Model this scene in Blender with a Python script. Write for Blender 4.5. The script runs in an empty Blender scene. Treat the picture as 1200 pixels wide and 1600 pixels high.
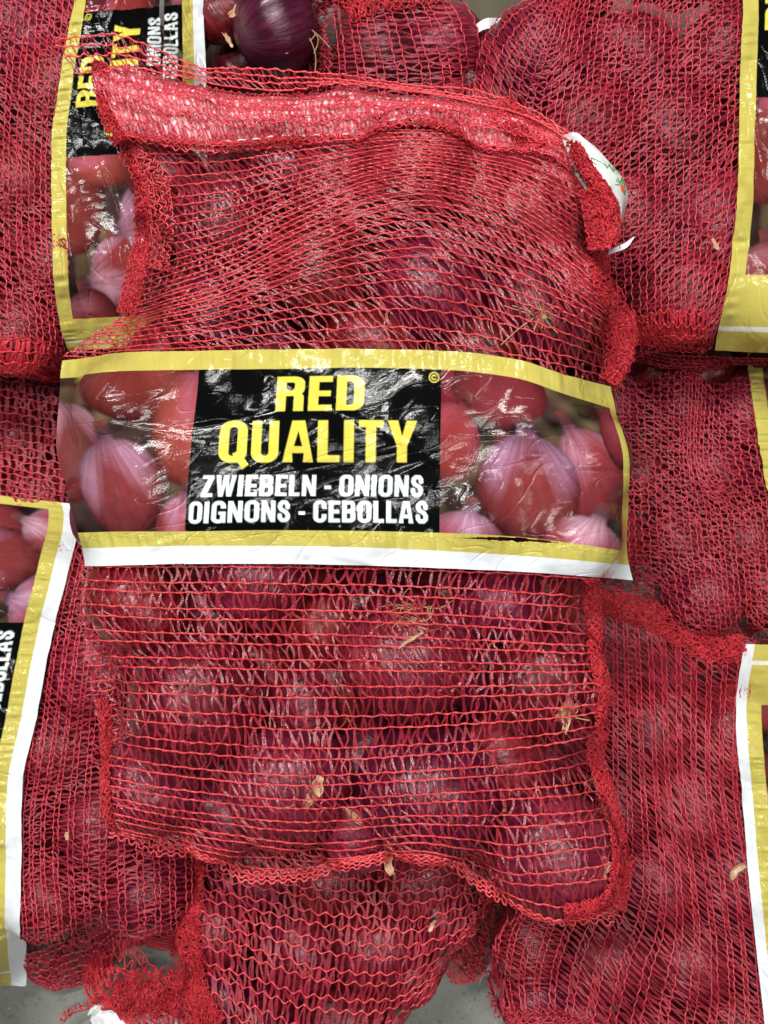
import bpy, math, random
import numpy as np
from mathutils import Vector, Euler

# ------------------------------------------------------------------ camera, light, exposure
SC = bpy.context.scene
COL = SC.collection
CAM_Z = 1.0
K = 0.00042 / 0.72            # metres per photograph pixel, per metre of distance from the lens
cam_data = bpy.data.cameras.new("camera")
cam_data.sensor_fit = 'VERTICAL'
cam_data.sensor_height = 24.0
cam_data.lens = 12.0 / (800 * K)
cam_data.clip_start = 0.01
cam_data.clip_end = 60.0
cam_data.dof.use_dof = True
cam_data.dof.focus_distance = 0.715
cam_data.dof.aperture_fstop = 10.0
cam = bpy.data.objects.new("camera", cam_data)
cam.location = (0, 0, CAM_Z)
COL.objects.link(cam)
SC.camera = cam

world = bpy.data.worlds.new("World")
SC.world = world
world.use_nodes = True
bgn = world.node_tree.nodes["Background"]
bgn.inputs["Color"].default_value = (0.93, 0.96, 1.0, 1)
bgn.inputs["Strength"].default_value = 0.035


def ceiling_tube(name, loc, sx, sy, watts, target=(0, 0, 0.2), col=(1.0, 0.985, 0.95)):
    ld = bpy.data.lights.new(name, 'AREA')
    ld.shape = 'RECTANGLE'
    ld.size, ld.size_y = sx, sy
    ld.energy = watts
    ld.color = col
    o = bpy.data.objects.new(name, ld)
    o.location = loc
    d = Vector(target) - Vector(loc)
    o.rotation_euler = d.to_track_quat('-Z', 'Y').to_euler()
    COL.objects.link(o)
    return o


ceiling_tube("ceiling_light", (-0.05, 0.22, 3.0), 1.5, 0.11, 42)
ceiling_tube("ceiling_light", (-0.70, 1.45, 2.8), 1.5, 0.14, 84)
ceiling_tube("ceiling_light", (1.05, -1.0, 3.0), 1.5, 0.14, 16)

SC.view_settings.view_transform = 'Standard'
SC.view_settings.look = 'None'
SC.view_settings.gamma = 1.0
SC.view_settings.exposure = 0.12
SC.view_settings.use_curve_mapping = False
SC.cycles.use_denoising = True
SC.cycles.use_adaptive_sampling = True
SC.cycles.adaptive_threshold = 0.02
SC.cycles.max_bounces = 5
SC.cycles.diffuse_bounces = 2
SC.cycles.transparent_max_bounces = 24
SC.cycles.sample_clamp_indirect = 6.0

rng = np.random.default_rng(11)
random.seed(5)

# ------------------------------------------------------------------ helpers


def W(px, py, z0):
    """photograph pixel -> world x, y on the level z0"""
    s = K * (CAM_Z - z0)
    return (np.asarray(px, float) - 600) * s, (800 - np.asarray(py, float)) * s


def pchip(x, y, q):
    """monotone cubic; y may be (n, ...) ; q any shape -> (q.shape + y.shape[1:])"""
    x = np.asarray(x, float)
    y = np.asarray(y, float)
    q = np.asarray(q, float)
    h = np.diff(x)
    hs = h.reshape((-1,) + (1,) * (y.ndim - 1))
    d = np.diff(y, axis=0) / hs
    m = np.zeros_like(y)
    if len(x) == 2:
        m[:] = d[0]
    else:
        w1 = 2 * hs[1:] + hs[:-1]
        w2 = hs[1:] + 2 * hs[:-1]
        ok = d[1:] * d[:-1] > 0
        with np.errstate(divide='ignore', invalid='ignore'):
            mm = (w1 + w2) / (w1 / d[:-1] + w2 / d[1:])
        m[1:-1] = np.where(ok, mm, 0)
        m[0] = d[0]
        m[-1] = d[-1]
    i = np.clip(np.searchsorted(x, q) - 1, 0, len(x) - 2)
    t = (q - x[i]) / h[i]
    sh = q.shape + (1,) * (y.ndim - 1)
    t = t.reshape(sh)
    hh = h[i].reshape(sh)
    a, b, ma, mb = y[i], y[i + 1], m[i] * hh, m[i + 1] * hh
    t2, t3 = t * t, t * t * t
    r = (2 * t3 - 3 * t2 + 1) * a + (t3 - 2 * t2 + t) * ma + (-2 * t3 + 3 * t2) * b + (t3 - t2) * mb
    lo, hi = t < 0, t > 1          # straight on beyond the ends
    r = np.where(lo, a + ma * t, r)
    r = np.where(hi, b + mb * (t - 1), r)
    return r


def resample(poly, n=9):
    p = np.asarray(poly, float)
    s = np.r_[0, np.cumsum(np.hypot(*np.diff(p, axis=0).T))]
    s /= s[-1]
    return pchip(s, p, np.linspace(0, 1, n))


class Patch:
    """a sheet laid through rows of points; eval(u, v) -> photograph pixels"""

    def __init__(self, rows, vs=None, us=None, n=11):
        if us is None:
            rows = [resample(r, n) for r in rows]
            us = np.linspace(0, 1, n)
        self.rows = np.asarray(rows, float)
        self.us = np.asarray(us, float)
        self.vs = np.linspace(0, 1, len(rows)) if vs is None else np.asarray(vs, float)
        self.NU, self.NV = 161, 97
        gu = np.linspace(self.us[0], self.us[-1], self.NU)
        gv = np.linspace(self.vs[0], self.vs[-1], self.NV)
        a = pchip(self.us, np.moveaxis(self.rows, 1, 0), gu)      # NU, rows, 2
        self.g = pchip(self.vs, np.moveaxis(a, 1, 0), gv)         # NV, NU, 2
        self.u0, self.u1, self.v0, self.v1 = self.us[0], self.us[-1], self.vs[0], self.vs[-1]

    def __call__(self, u, v):
        u, v = np.broadcast_arrays(np.asarray(u, float), np.asarray(v, float))
        fu = (u - self.u0) / (self.u1 - self.u0) * (self.NU - 1)
        fv = (v - self.v0) / (self.v1 - self.v0) * (self.NV - 1)
        i = np.clip(np.floor(fu).astype(int), 0, self.NU - 2)
        j = np.clip(np.floor(fv).astype(int), 0, self.NV - 2)
        a = (fu - i)[..., None]
        b = (fv - j)[..., None]
        g = self.g
        r = (g[j, i] * (1 - a) + g[j, i + 1] * a) * (1 - b) + (g[j + 1, i] * (1 - a) + g[j + 1, i + 1] * a) * b
        return r[..., 0], r[..., 1]


class Noise:
    """smooth 2-D value noise, -1..1"""

    def __init__(self, seed, n=64):
        self.n = n
        self.t = np.random.default_rng(seed).uniform(-1, 1, (n, n))

    def __call__(self, x, y):
        x, y = np.broadcast_arrays(np.asarray(x, float), np.asarray(y, float))
        i, j = np.floor(x).astype(int), np.floor(y).astype(int)
        a, b = x - i, y - j
        a, b = a * a * (3 - 2 * a), b * b * (3 - 2 * b)
        n, t = self.n, self.t
        f = lambda p, q: t[p % n, q % n]
        return (f(i, j) * (1 - a) + f(i + 1, j) * a) * (1 - b) + (f(i, j + 1) * (1 - a) + f(i + 1, j + 1) * a) * b


N1, N2, N3 = Noise(1), Noise(2), Noise(3)


def inside(px, py, poly):
    poly = np.asarray(poly, float)
    r = np.zeros(np.shape(px), bool)
    x0, y0 = poly[-1]
    for x1, y1 in poly:
        c = ((y1 > py) != (y0 > py))
        with np.errstate(divide='ignore', invalid='ignore'):
            xi = (x0 - x1) * (py - y1) / (y0 - y1 + 1e-12) + x1
        r ^= c & (px < xi)
        x0, y0 = x1, y1
    return r


class Height:
    """a slack skin pulled over round obstacles, pinned along the bag's outline"""

    def __init__(self, poly_px, z0, z_edge, balls, step=0.0025, iters=420, sag=2.0e-5, over=0.0016):
        px = np.asarray(poly_px, float)
        wx, wy = W(px[:, 0], px[:, 1], z0)
        m = 0.03
        self.x0, self.y0, self.h = wx.min() - m, wy.min() - m, step
        nx = int((wx.max() - wx.min() + 2 * m) / step) + 2
        ny = int((wy.max() - wy.min() + 2 * m) / step) + 2
        X = self.x0 + np.arange(nx) * step
        Y = self.y0 + np.arange(ny) * step
        X, Y = np.meshgrid(X, Y)
        mask = inside(X, Y, np.c_[wx, wy])
        ze = z_edge(X, Y) if callable(z_edge) else np.full(X.shape, z_edge)
        ob = ze - 0.05
        for (bx, by, bz, r, fl) in balls:
            r = r * 1.045
            d2 = 1 - ((X - bx) ** 2 + (Y - by) ** 2) / (r * r)
            ob = np.maximum(ob, np.where(d2 > 0, bz + r * fl * np.sqrt(np.maximum(d2, 0)) + over, -9))
        h = np.where(mask, np.maximum(ob, ze), ze)
        for k in range(iters):
            p = np.pad(h, 1, mode='edge')
            a = (p[:-2, 1:-1] + p[2:, 1:-1] + p[1:-1, :-2] + p[1:-1, 2:]) / 4 - sag
            h = np.where(mask, np.maximum(a, ob), ze)
        for k in range(2):
            p = np.pad(h, 1, mode='edge')
            h = np.maximum((p[:-2, 1:-1] + p[2:, 1:-1] + p[1:-1, :-2] + p[1:-1, 2:] + 4 * h) / 8, ob)
        self.t = h
        self.ze = ze

    def blurred(self, n, lift):
        o = Height.__new__(Height)
        o.__dict__.update(self.__dict__)
        t = self.t
        for k in range(n):
            p = np.pad(t, 1, mode='edge')
            t = (p[:-2, 1:-1] + p[2:, 1:-1] + p[1:-1, :-2] + p[1:-1, 2:]) / 4
        o.t = np.maximum(t + lift, self.t + lift * 0.7)
        for k in range(6):
            p = np.pad(o.t, 1, mode='edge')
            o.t = np.maximum((p[:-2, 1:-1] + p[2:, 1:-1] + p[1:-1, :-2] + p[1:-1, 2:]) / 4, self.t + 0.0016)
        return o

    def __call__(self, x, y):
        t = self.t
        fx = np.clip((x - self.x0) / self.h, 0, t.shape[1] - 1.001)
        fy = np.clip((y - self.y0) / self.h, 0, t.shape[0] - 1.001)
        i, j = fx.astype(int), fy.astype(int)
        a, b = fx - i, fy - j
        return (t[j, i] * (1 - a) + t[j, i + 1] * a) * (1 - b) + (t[j + 1, i] * (1 - a) + t[j + 1, i + 1] * a) * b


def lay(px, py, z0, H, add=None):
    """where the sheet H lies along each line of sight: world x, y and its height there"""
    x, y = W(px, py, z0)
    z = H(x, y)
    if isinstance(H, Height):
        for k in range(3):
            x, y = W(px, py, z)
            z = .5 * z + .5 * H(x, y)
        z = H(x, y)
    return x, y, z


def mesh_np(name, verts, quads, mat, parent=None, smooth=True, colors=None, tris=None):
    me = bpy.data.meshes.new(name)
    verts = np.asarray(verts, np.float32).reshape(-1, 3)
    quads = np.asarray(quads, np.int32).reshape(-1, 4)
    nq = len(quads)
    nt = 0 if tris is None else len(tris)
    me.vertices.add(len(verts))
    me.vertices.foreach_set("co", verts.ravel())
    idx = quads.ravel()
    starts = np.arange(nq, dtype=np.int32) * 4
    if nt:
        tris = np.asarray(tris, np.int32).reshape(-1, 3)
        idx = np.r_[idx, tris.ravel()]
        starts = np.r_[starts, nq * 4 + np.arange(nt, dtype=np.int32) * 3]
    me.loops.add(len(idx))
    me.loops.foreach_set("vertex_index", idx.astype(np.int32))
    me.polygons.add(nq + nt)
    me.polygons.foreach_set("loop_start", starts.astype(np.int32))
    me.polygons.foreach_set("use_smooth", np.full(nq + nt, smooth, bool))
    if colors is not None:
        ca = me.color_attributes.new("print", 'FLOAT_COLOR', 'POINT')
        c4 = np.ones((len(verts), 4), np.float32)
        c4[:, :3] = colors
        ca.data.foreach_set("color", c4.ravel())
    me.update(calc_edges=True)
    me.validate()
    if mat is not None:
        me.materials.append(mat)
    o = bpy.data.objects.new(name, me)
    COL.objects.link(o)
    if parent is not None:
        o.parent = parent
    return o


def tag(o, label=None, cat=None, group=None, kind=None):
    if label:
        o["label"] = label
    if cat:
        o["category"] = cat
    if group:
        o["group"] = group
    if kind:
        o["kind"] = kind
    return o


def empty(name):
    o = bpy.data.objects.new(name, None)
    o.empty_display_size = 0.02
    COL.objects.link(o)
    return o


class Geo:
    """collects tubes and ribbons as arrays"""

    def __init__(self):
        self.v, self.q, self.n = [], [], 0

    def add(self, verts, quads):
        self.v.append(verts.reshape(-1, 3))
        self.q.append(quads.reshape(-1, 4) + self.n)
        self.n += verts.size // 3

    def tubes(self, P, R, sides=5, up=None):
        """P (m, n, 3) lines, R scalar or (m, n)"""
        P = np.asarray(P, float)
        m, n, _ = P.shape
        T = np.gradient(P, axis=1)
        T /= np.linalg.norm(T, axis=2, keepdims=True) + 1e-12
        U = np.broadcast_to(np.array([0.03, 0.02, 1.0]) if up is None else up, P.shape)
        B = np.cross(T, U)
        bl = np.linalg.norm(B, axis=2, keepdims=True)
        B = np.where(bl < 1e-3, np.array([1.0, 0, 0]), B / (bl + 1e-12))
        Nn = np.cross(B, T)
        R = np.broadcast_to(np.asarray(R, float), (m, n))[:, :, None, None]
        a = np.linspace(0, 2 * np.pi, sides, endpoint=False)
        V = P[:, :, None, :] + R * (np.cos(a)[None, None, :, None] * B[:, :, None, :] + np.sin(a)[None, None, :, None] * Nn[:, :, None, :])
        idx = np.arange(m * n * sides).reshape(m, n, sides)
        nx = np.roll(idx, -1, axis=2)
        q = np.stack([idx[:, :-1], nx[:, :-1], nx[:, 1:], idx[:, 1:]], axis=-1)
        self.add(V, q)

    def ribbons(self, P, width, roll):
        """P (m, n, 3); width (m,n) or scalar; roll (m, n): turn about its own length"""
        P = np.asarray(P, float)
        m, n, _ = P.shape
        T = np.gradient(P, axis=1)
        T /= np.linalg.norm(T, axis=2, keepdims=True) + 1e-12
        U = np.array([0.03, 0.02, 1.0])
        B = np.cross(T, U)
        B /= np.linalg.norm(B, axis=2, keepdims=True) + 1e-9
        Nn = np.cross(B, T)
        roll = np.broadcast_to(np.asarray(roll, float), (m, n))[..., None]
        D = np.cos(roll) * B + np.sin(roll) * Nn
        w = np.broadcast_to(np.asarray(width, float), (m, n))[..., None] * 0.5
        V = np.stack([P - D * w, P + D * w], axis=2)
        idx = np.arange(m * n * 2).reshape(m, n, 2)
        q = np.stack([idx[:, :-1, 0], idx[:, :-1, 1], idx[:, 1:, 1], idx[:, 1:, 0]], axis=-1)
        self.add(V, q)

    def build(self, name, mat, parent, smooth=True, kind="stuff"):
        if not self.v:
            return None
        o = mesh_np(name, np.concatenate(self.v), np.concatenate(self.q), mat, parent, smooth)
        if kind:
            o["kind"] = kind
        return o


# ------------------------------------------------------------------ materials


def new_mat(name):
    m = bpy.data.materials.new(name)
    m.use_nodes = True
    nt = m.node_tree
    return m, nt, nt.nodes["Principled BSDF"]


def node(nt, typ, **kw):
    n = nt.nodes.new(typ)
    for k, v in kw.items():
        if k in n.inputs:
            n.inputs[k].default_value = v
        else:
            setattr(n, k, v)
    return n


def link(nt, a, b):
    nt.links.new(a, b)


def ramp(nt, stops):
    r = nt.nodes.new('ShaderNodeValToRGB')
    e = r.color_ramp.elements
    while len(e) < len(stops):
        e.new(0.5)
    for k, (p, c) in enumerate(stops):
        e[k].position = p
        e[k].color = (*c, 1)
    return r


def cord_material(name, c0, c1, rough=0.42):
    m, nt, b = new_mat(name)
    tc = node(nt, 'ShaderNodeTexCoord')
    nz = node(nt, 'ShaderNodeTexNoise', Scale=90.0, Detail=2.0)
    link(nt, tc.outputs['Object'], nz.inputs['Vector'])
    r = ramp(nt, [(0.3, c0), (0.7, c1)])
    link(nt, nz.outputs['Fac'], r.inputs['Fac'])
    link(nt, r.outputs['Color'], b.inputs['Base Color'])
    b.inputs['Roughness'].default_value = rough
    b.inputs['Subsurface Weight'].default_value = 0.0
    n2 = node(nt, 'ShaderNodeTexNoise', Scale=900.0, Detail=1.0)
    link(nt, tc.outputs['Object'], n2.inputs['Vector'])
    bp = node(nt, 'ShaderNodeBump', Strength=0.35, Distance=0.0004)
    link(nt, n2.outputs['Fac'], bp.inputs['Height'])
    link(nt, bp.outputs['Normal'], b.inputs['Normal'])
    return m


def ribbon_material(name, c0, c1, alpha=0.72, rough=0.22, spec=0.5):
    m, nt, b = new_mat(name)
    tc = node(nt, 'ShaderNodeTexCoord')
    nz = node(nt, 'ShaderNodeTexNoise', Scale=60.0, Detail=2.0)
    link(nt, tc.outputs['Object'], nz.inputs['Vector'])
    r = ramp(nt, [(0.3, c0), (0.72, c1)])
    link(nt, nz.outputs['Fac'], r.inputs['Fac'])
    link(nt, r.outputs['Color'], b.inputs['Base Color'])
    b.inputs['Roughness'].default_value = rough
    b.inputs['Alpha'].default_value = alpha
    b.inputs['Specular IOR Level'].default_value = spec
    b.inputs['IOR'].default_value = 1.52
    n2 = node(nt, 'ShaderNodeTexNoise', Scale=650.0, Detail=2.0)
    link(nt, tc.outputs['Object'], n2.inputs['Vector'])
    bp = node(nt, 'ShaderNodeBump', Strength=0.5, Distance=0.0010)
    link(nt, n2.outputs['Fac'], bp.inputs['Height'])
    link(nt, bp.outputs['Normal'], b.inputs['Normal'])
    return m


M = {}
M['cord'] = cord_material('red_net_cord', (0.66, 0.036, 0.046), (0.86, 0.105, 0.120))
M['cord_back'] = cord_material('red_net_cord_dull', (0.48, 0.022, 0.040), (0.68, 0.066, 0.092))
M['seam'] = cord_material('bright_red_seam', (0.44, 0.010, 0.018), (0.70, 0.040, 0.055), 0.55)
M['ribbon'] = ribbon_material('red_film_ribbon', (0.18, 0.011, 0.020), (0.38, 0.035, 0.050), 0.80, 0.19, 0.40)
M['mouth_cord'] = cord_material('pinkish_red_cord', (0.56, 0.020, 0.040), (0.80, 0.085, 0.115), 0.36)
M['mouth_ribbon'] = ribbon_material('pinkish_red_film', (0.50, 0.018, 0.040), (0.76, 0.080, 0.115), 0.72, 0.22)
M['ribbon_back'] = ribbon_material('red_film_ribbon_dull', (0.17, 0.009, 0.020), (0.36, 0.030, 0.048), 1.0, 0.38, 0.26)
M['seam_ribbon'] = ribbon_material('bright_red_film', (0.34, 0.010, 0.020), (0.60, 0.040, 0.058), 1.0, 0.5, 0.25)


def film_material(name, crinkle=0.13, rough=0.09, use_print=True, col=(0.8, 0.82, 0.84), alpha=1.0):
    m, nt, b = new_mat(name)
    tc = node(nt, 'ShaderNodeTexCoord')
    if use_print:
        at = node(nt, 'ShaderNodeVertexColor')
        at.layer_name = "print"
        link(nt, at.outputs['Color'], b.inputs['Base Color'])
    else:
        b.inputs['Base Color'].default_value = (*col, 1)
    b.inputs['Alpha'].default_value = alpha
    b.inputs['Specular IOR Level'].default_value = 0.22
    b.inputs['IOR'].default_value = 1.5
    n0 = node(nt, 'ShaderNodeTexNoise', Scale=26.0, Detail=4.0, Roughness=0.6)
    n1 = node(nt, 'ShaderNodeTexNoise', Scale=120.0, Detail=4.0, Roughness=0.62, Distortion=0.8)
    n2 = node(nt, 'ShaderNodeTexNoise', Scale=520.0, Detail=3.0, Roughness=0.6)
    for n in (n0, n1, n2):
        link(nt, tc.outputs['Object'], n.inputs['Vector'])
    b1 = node(nt, 'ShaderNodeBump', Strength=crinkle, Distance=0.0028)
    b2 = node(nt, 'ShaderNodeBump', Strength=crinkle * 0.8, Distance=0.0007)
    link(nt, n1.outputs['Fac'], b1.inputs['Height'])
    link(nt, n2.outputs['Fac'], b2.inputs['Height'])
    link(nt, b1.outputs['Normal'], b2.inputs['Normal'])
    link(nt, b2.outputs['Normal'], b.inputs['Normal'])
    r = ramp(nt, [(0.35, (rough,) * 3), (0.7, (rough + 0.09,) * 3)])
    link(nt, n0.outputs['Fac'], r.inputs['Fac'])
    link(nt, r.outputs['Color'], b.inputs['Roughness'])
    return m


M['label'] = film_material('printed_label_film')
M['white'] = film_material('white_film', 0.4, 0.3, False, (0.78, 0.80, 0.82))
M['pinkfilm'] = film_material('pale_pink_film', 0.4, 0.25, False, (0.86, 0.56, 0.60))


def onion_material():
    m, nt, b = new_mat('red_onion_skin')
    tc = node(nt, 'ShaderNodeTexCoord')
    oi = node(nt, 'ShaderNodeObjectInfo')
    sep = node(nt, 'ShaderNodeSeparateXYZ')
    link(nt, tc.outputs['Object'], sep.inputs[0])
    ang = node(nt, 'ShaderNodeMath', operation='ARCTAN2')
    link(nt, sep.outputs['X'], ang.inputs[0])
    link(nt, sep.outputs['Y'], ang.inputs[1])
    # fine meridian veins
    cmb = node(nt, 'ShaderNodeCombineXYZ')
    link(nt, ang.outputs[0], cmb.inputs['X'])
    zz = node(nt, 'ShaderNodeMath', operation='MULTIPLY')
    zz.inputs[1].default_value = 0.16
    link(nt, sep.outputs['Z'], zz.inputs[0])
    link(nt, zz.outputs[0], cmb.inputs['Y'])
    link(nt, oi.outputs['Random'], cmb.inputs['Z'])
    vn = node(nt, 'ShaderNodeTexNoise', Scale=9.0, Detail=5.0, Roughness=0.62)
    link(nt, cmb.outputs[0], vn.inputs['Vector'])
    # blotches
    mp = node(nt, 'ShaderNodeVectorMath', operation='ADD')
    sc = node(nt, 'ShaderNodeVectorMath', operation='SCALE')
    sc.inputs['Scale'].default_value = 9.0
    cr = node(nt, 'ShaderNodeCombineXYZ')
    for k in ('X', 'Y', 'Z'):
        link(nt, oi.outputs['Random'], cr.inputs[k])
    link(nt, cr.outputs[0], sc.inputs[0])
    link(nt, tc.outputs['Object'], mp.inputs[0])
    link(nt, sc.outputs[0], mp.inputs[1])
    bn = node(nt, 'ShaderNodeTexNoise', Scale=1.5, Detail=4.0)
    link(nt, mp.outputs[0], bn.inputs['Vector'])
    mixf = node(nt, 'ShaderNodeMath', operation='MULTIPLY_ADD')
    link(nt, vn.outputs['Fac'], mixf.inputs[0])
    mixf.inputs[1].default_value = 0.6
    hb = node(nt, 'ShaderNodeMath', operation='MULTIPLY')
    hb.inputs[1].default_value = 0.4
    link(nt, bn.outputs['Fac'], hb.inputs[0])
    link(nt, hb.outputs[0], mixf.inputs[2])
    r = ramp(nt, [(0.28, (0.048, 0.004, 0.010)), (0.46, (0.135, 0.009, 0.025)), (0.60, (0.25, 0.022, 0.045)), (0.77, (0.45, 0.085, 0.105))])
    link(nt, mixf.outputs[0], r.inputs['Fac'])
    # some onions browner, some more violet
    hs = node(nt, 'ShaderNodeHueSaturation')
    hm = node(nt, 'ShaderNodeMapRange')
    hm.inputs['To Min'].default_value = 0.485
    hm.inputs['To Max'].default_value = 0.522
    link(nt, oi.outputs['Random'], hm.inputs['Value'])
    link(nt, hm.outputs[0], hs.inputs['Hue'])
    vm = node(nt, 'ShaderNodeMapRange')
    vm.inputs['To Min'].default_value = 0.7
    vm.inputs['To Max'].default_value = 1.35
    mul = node(nt, 'ShaderNodeMath', operation='MULTIPLY')
    mul.inputs[1].default_value = 7.31
    fr = node(nt, 'ShaderNodeMath', operation='FRACT')
    link(nt, oi.outputs['Random'], mul.inputs[0])
    link(nt, mul.outputs[0], fr.inputs[0])
    link(nt, fr.outputs[0], vm.inputs['Value'])
    link(nt, vm.outputs[0], hs.inputs['Value'])
    link(nt, r.outputs['Color'], hs.inputs['Color'])
    # dry tan scuffs
    sn = node(nt, 'ShaderNodeTexNoise', Scale=2.3, Detail=6.0, Roughness=0.7, Distortion=0.6)
    link(nt, mp.outputs[0], sn.inputs['Vector'])
    sr = ramp(nt, [(0.66, (0, 0, 0)), (0.72, (0.75, 0.75, 0.75))])
    link(nt, sn.outputs['Fac'], sr.inputs['Fac'])
    tm = node(nt, 'ShaderNodeMix', data_type='RGBA', blend_type='MULTIPLY')
    tm.inputs['Factor'].default_value = 1.0
    link(nt, hs.outputs['Color'], tm.inputs['A'])
    link(nt, oi.outputs['Color'], tm.inputs['B'])
    mx = node(nt, 'ShaderNodeMix', data_type='RGBA')
    link(nt, sr.outputs['Color'], mx.inputs['Factor'])
    link(nt, tm.outputs['Result'], mx.inputs['A'])
    mx.inputs['B'].default_value = (0.40, 0.17, 0.10, 1)
    link(nt, mx.outputs['Result'], b.inputs['Base Color'])
    b.inputs['Roughness'].default_value = 0.25
    b.inputs['Specular Tint'].default_value = (1.0, 0.80, 0.86, 1)
    b.inputs['IOR'].default_value = 1.5
    bp = node(nt, 'ShaderNodeBump', Strength=0.18, Distance=0.03)
    link(nt, vn.outputs['Fac'], bp.inputs['Height'])
    link(nt, bp.outputs['Normal'], b.inputs['Normal'])
    return m


M['onion'] = onion_material()


def simple_noise_mat(name, stops, scale, rough, bump=0.3, dist=0.002, detail=4.0):
    m, nt, b = new_mat(name)
    tc = node(nt, 'ShaderNodeTexCoord')
    nz = node(nt, 'ShaderNodeTexNoise', Scale=scale, Detail=detail, Roughness=0.6)
    link(nt, tc.outputs['Object'], nz.inputs['Vector'])
    r = ramp(nt, stops)
    link(nt, nz.outputs['Fac'], r.inputs['Fac'])
    link(nt, r.outputs['Color'], b.inputs['Base Color'])
    b.inputs['Roughness'].default_value = rough
    bp = node(nt, 'ShaderNodeBump', Strength=bump, Distance=dist)
    link(nt, nz.outputs['Fac'], bp.inputs['Height'])
    link(nt, bp.outputs['Normal'], b.inputs['Normal'])
    return m


M['root'] = simple_noise_mat('dry_onion_root', [(0.3, (0.38, 0.20, 0.08)), (0.7, (0.62, 0.42, 0.22))], 120, 0.7)
M['flake'] = simple_noise_mat('dry_onion_skin', [(0.3, (0.30, 0.13, 0.08)), (0.5, (0.48, 0.28, 0.16)), (0.7, (0.66, 0.48, 0.33))], 160, 0.55, 0.5)
M['neck'] = simple_noise_mat('onion_neck', [(0.3, (0.16, 0.035, 0.045)), (0.5, (0.30, 0.10, 0.08)), (0.7, (0.50, 0.30, 0.20))], 110, 0.5, 0.6)
M['wood'] = simple_noise_mat('yellow_board_shade_dark', [(0.3, (0.030, 0.021, 0.003)), (0.7, (0.060, 0.042, 0.005))], 20, 0.5)  # near-black colour stands in for the shade of the notch


def floor_material():
    m, nt, b = new_mat('grey_concrete')
    tc = node(nt, 'ShaderNodeTexCoord')
    n1 = node(nt, 'ShaderNodeTexNoise', Scale=9.0, Detail=6.0, Roughness=0.6)
    n2 = node(nt, 'ShaderNodeTexNoise', Scale=190.0, Detail=3.0, Roughness=0.7)
    v = node(nt, 'ShaderNodeTexVoronoi', Scale=70.0)
    for n in (n1, n2, v):
        link(nt, tc.outputs['Object'], n.inputs['Vector'])
    r1 = ramp(nt, [(0.3, (0.150, 0.155, 0.138)), (0.7, (0.235, 0.240, 0.215))])
    link(nt, n1.outputs['Fac'], r1.inputs['Fac'])
    r2 = ramp(nt, [(0.30, (0.55, 0.55, 0.55)), (0.45, (1, 1, 1)), (0.64, (1, 1, 1)), (0.74, (1.7, 1.7, 1.65))])
    link(nt, n2.outputs['Fac'], r2.inputs['Fac'])
    mx = node(nt, 'ShaderNodeMix', data_type='RGBA', blend_type='MULTIPLY')
    mx.inputs['Factor'].default_value = 1.0
    link(nt, r1.outputs['Color'], mx.inputs['A'])
    link(nt, r2.outputs['Color'], mx.inputs['B'])
    r3 = ramp(nt, [(0.0, (0.85, 0.85, 0.80)), (0.055, (0.85, 0.85, 0.8)), (0.075, (0, 0, 0))])
    link(nt, v.outputs['Distance'], r3.inputs['Fac'])
    m2 = node(nt, 'ShaderNodeMix', data_type='RGBA', blend_type='ADD')
    m2.inputs['Factor'].default_value = 0.22
    link(nt, mx.outputs['Result'], m2.inputs['A'])
    link(nt, r3.outputs['Color'], m2.inputs['B'])
    link(nt, m2.outputs['Result'], b.inputs['Base Color'])
    b.inputs['Roughness'].default_value = 0.62
    bp = node(nt, 'ShaderNodeBump', Strength=0.4, Distance=0.001)
    link(nt, n2.outputs['Fac'], bp.inputs['Height'])
    link(nt, bp.outputs['Normal'], b.inputs['Normal'])
    return m


M['floor'] = floor_material()

# ------------------------------------------------------------------ the printed label (flat print, drawn in label pixels)
SRGB = lambda r, g, b: tuple(((c / 255) / 12.92 if c / 255 <= 0.04045 else ((c / 255 + 0.055) / 1.055) ** 2.4) for c in (r, g, b))


def rrect(X, Y, x0, y0, x1, y1, r):
    cx, cy, hx, hy = (x0 + x1) / 2, (y0 + y1) / 2, (x1 - x0) / 2, (y1 - y0) / 2
    qx, qy = np.abs(X - cx) - hx + r, np.abs(Y - cy) - hy + r
    return np.hypot(np.maximum(qx, 0), np.maximum(qy, 0)) + np.minimum(np.maximum(qx, qy), 0) - r


def box(X, Y, x0, y0, x1, y1):
    return (X >= x0) & (X <= x1) & (Y >= y0) & (Y <= y1)


def stroke(X, Y, pts, w):
    d = np.full(X.shape, 9.0)
    for (ax, ay), (bx, by) in zip(pts[:-1], pts[1:]):
        dx, dy = bx - ax, by - ay
        t = np.clip(((X - ax) * dx + (Y - ay) * dy) / (dx * dx + dy * dy), 0, 1)
        d = np.minimum(d, np.hypot(X - ax - t * dx, Y - ay - t * dy))
    return d < w / 2


GW = {'R': .60, 'E': .50, 'D': .58, 'Q': .60, 'U': .58, 'A': .64, 'L': .47, 'I': .24, 'T': .52, 'Y': .62, 'Z': .50, 'W': .84,
      'B': .59, 'N': .60, 'O': .60, 'G': .60, 'S': .56, 'C': .58, '-': .30, ' ': .20}


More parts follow.
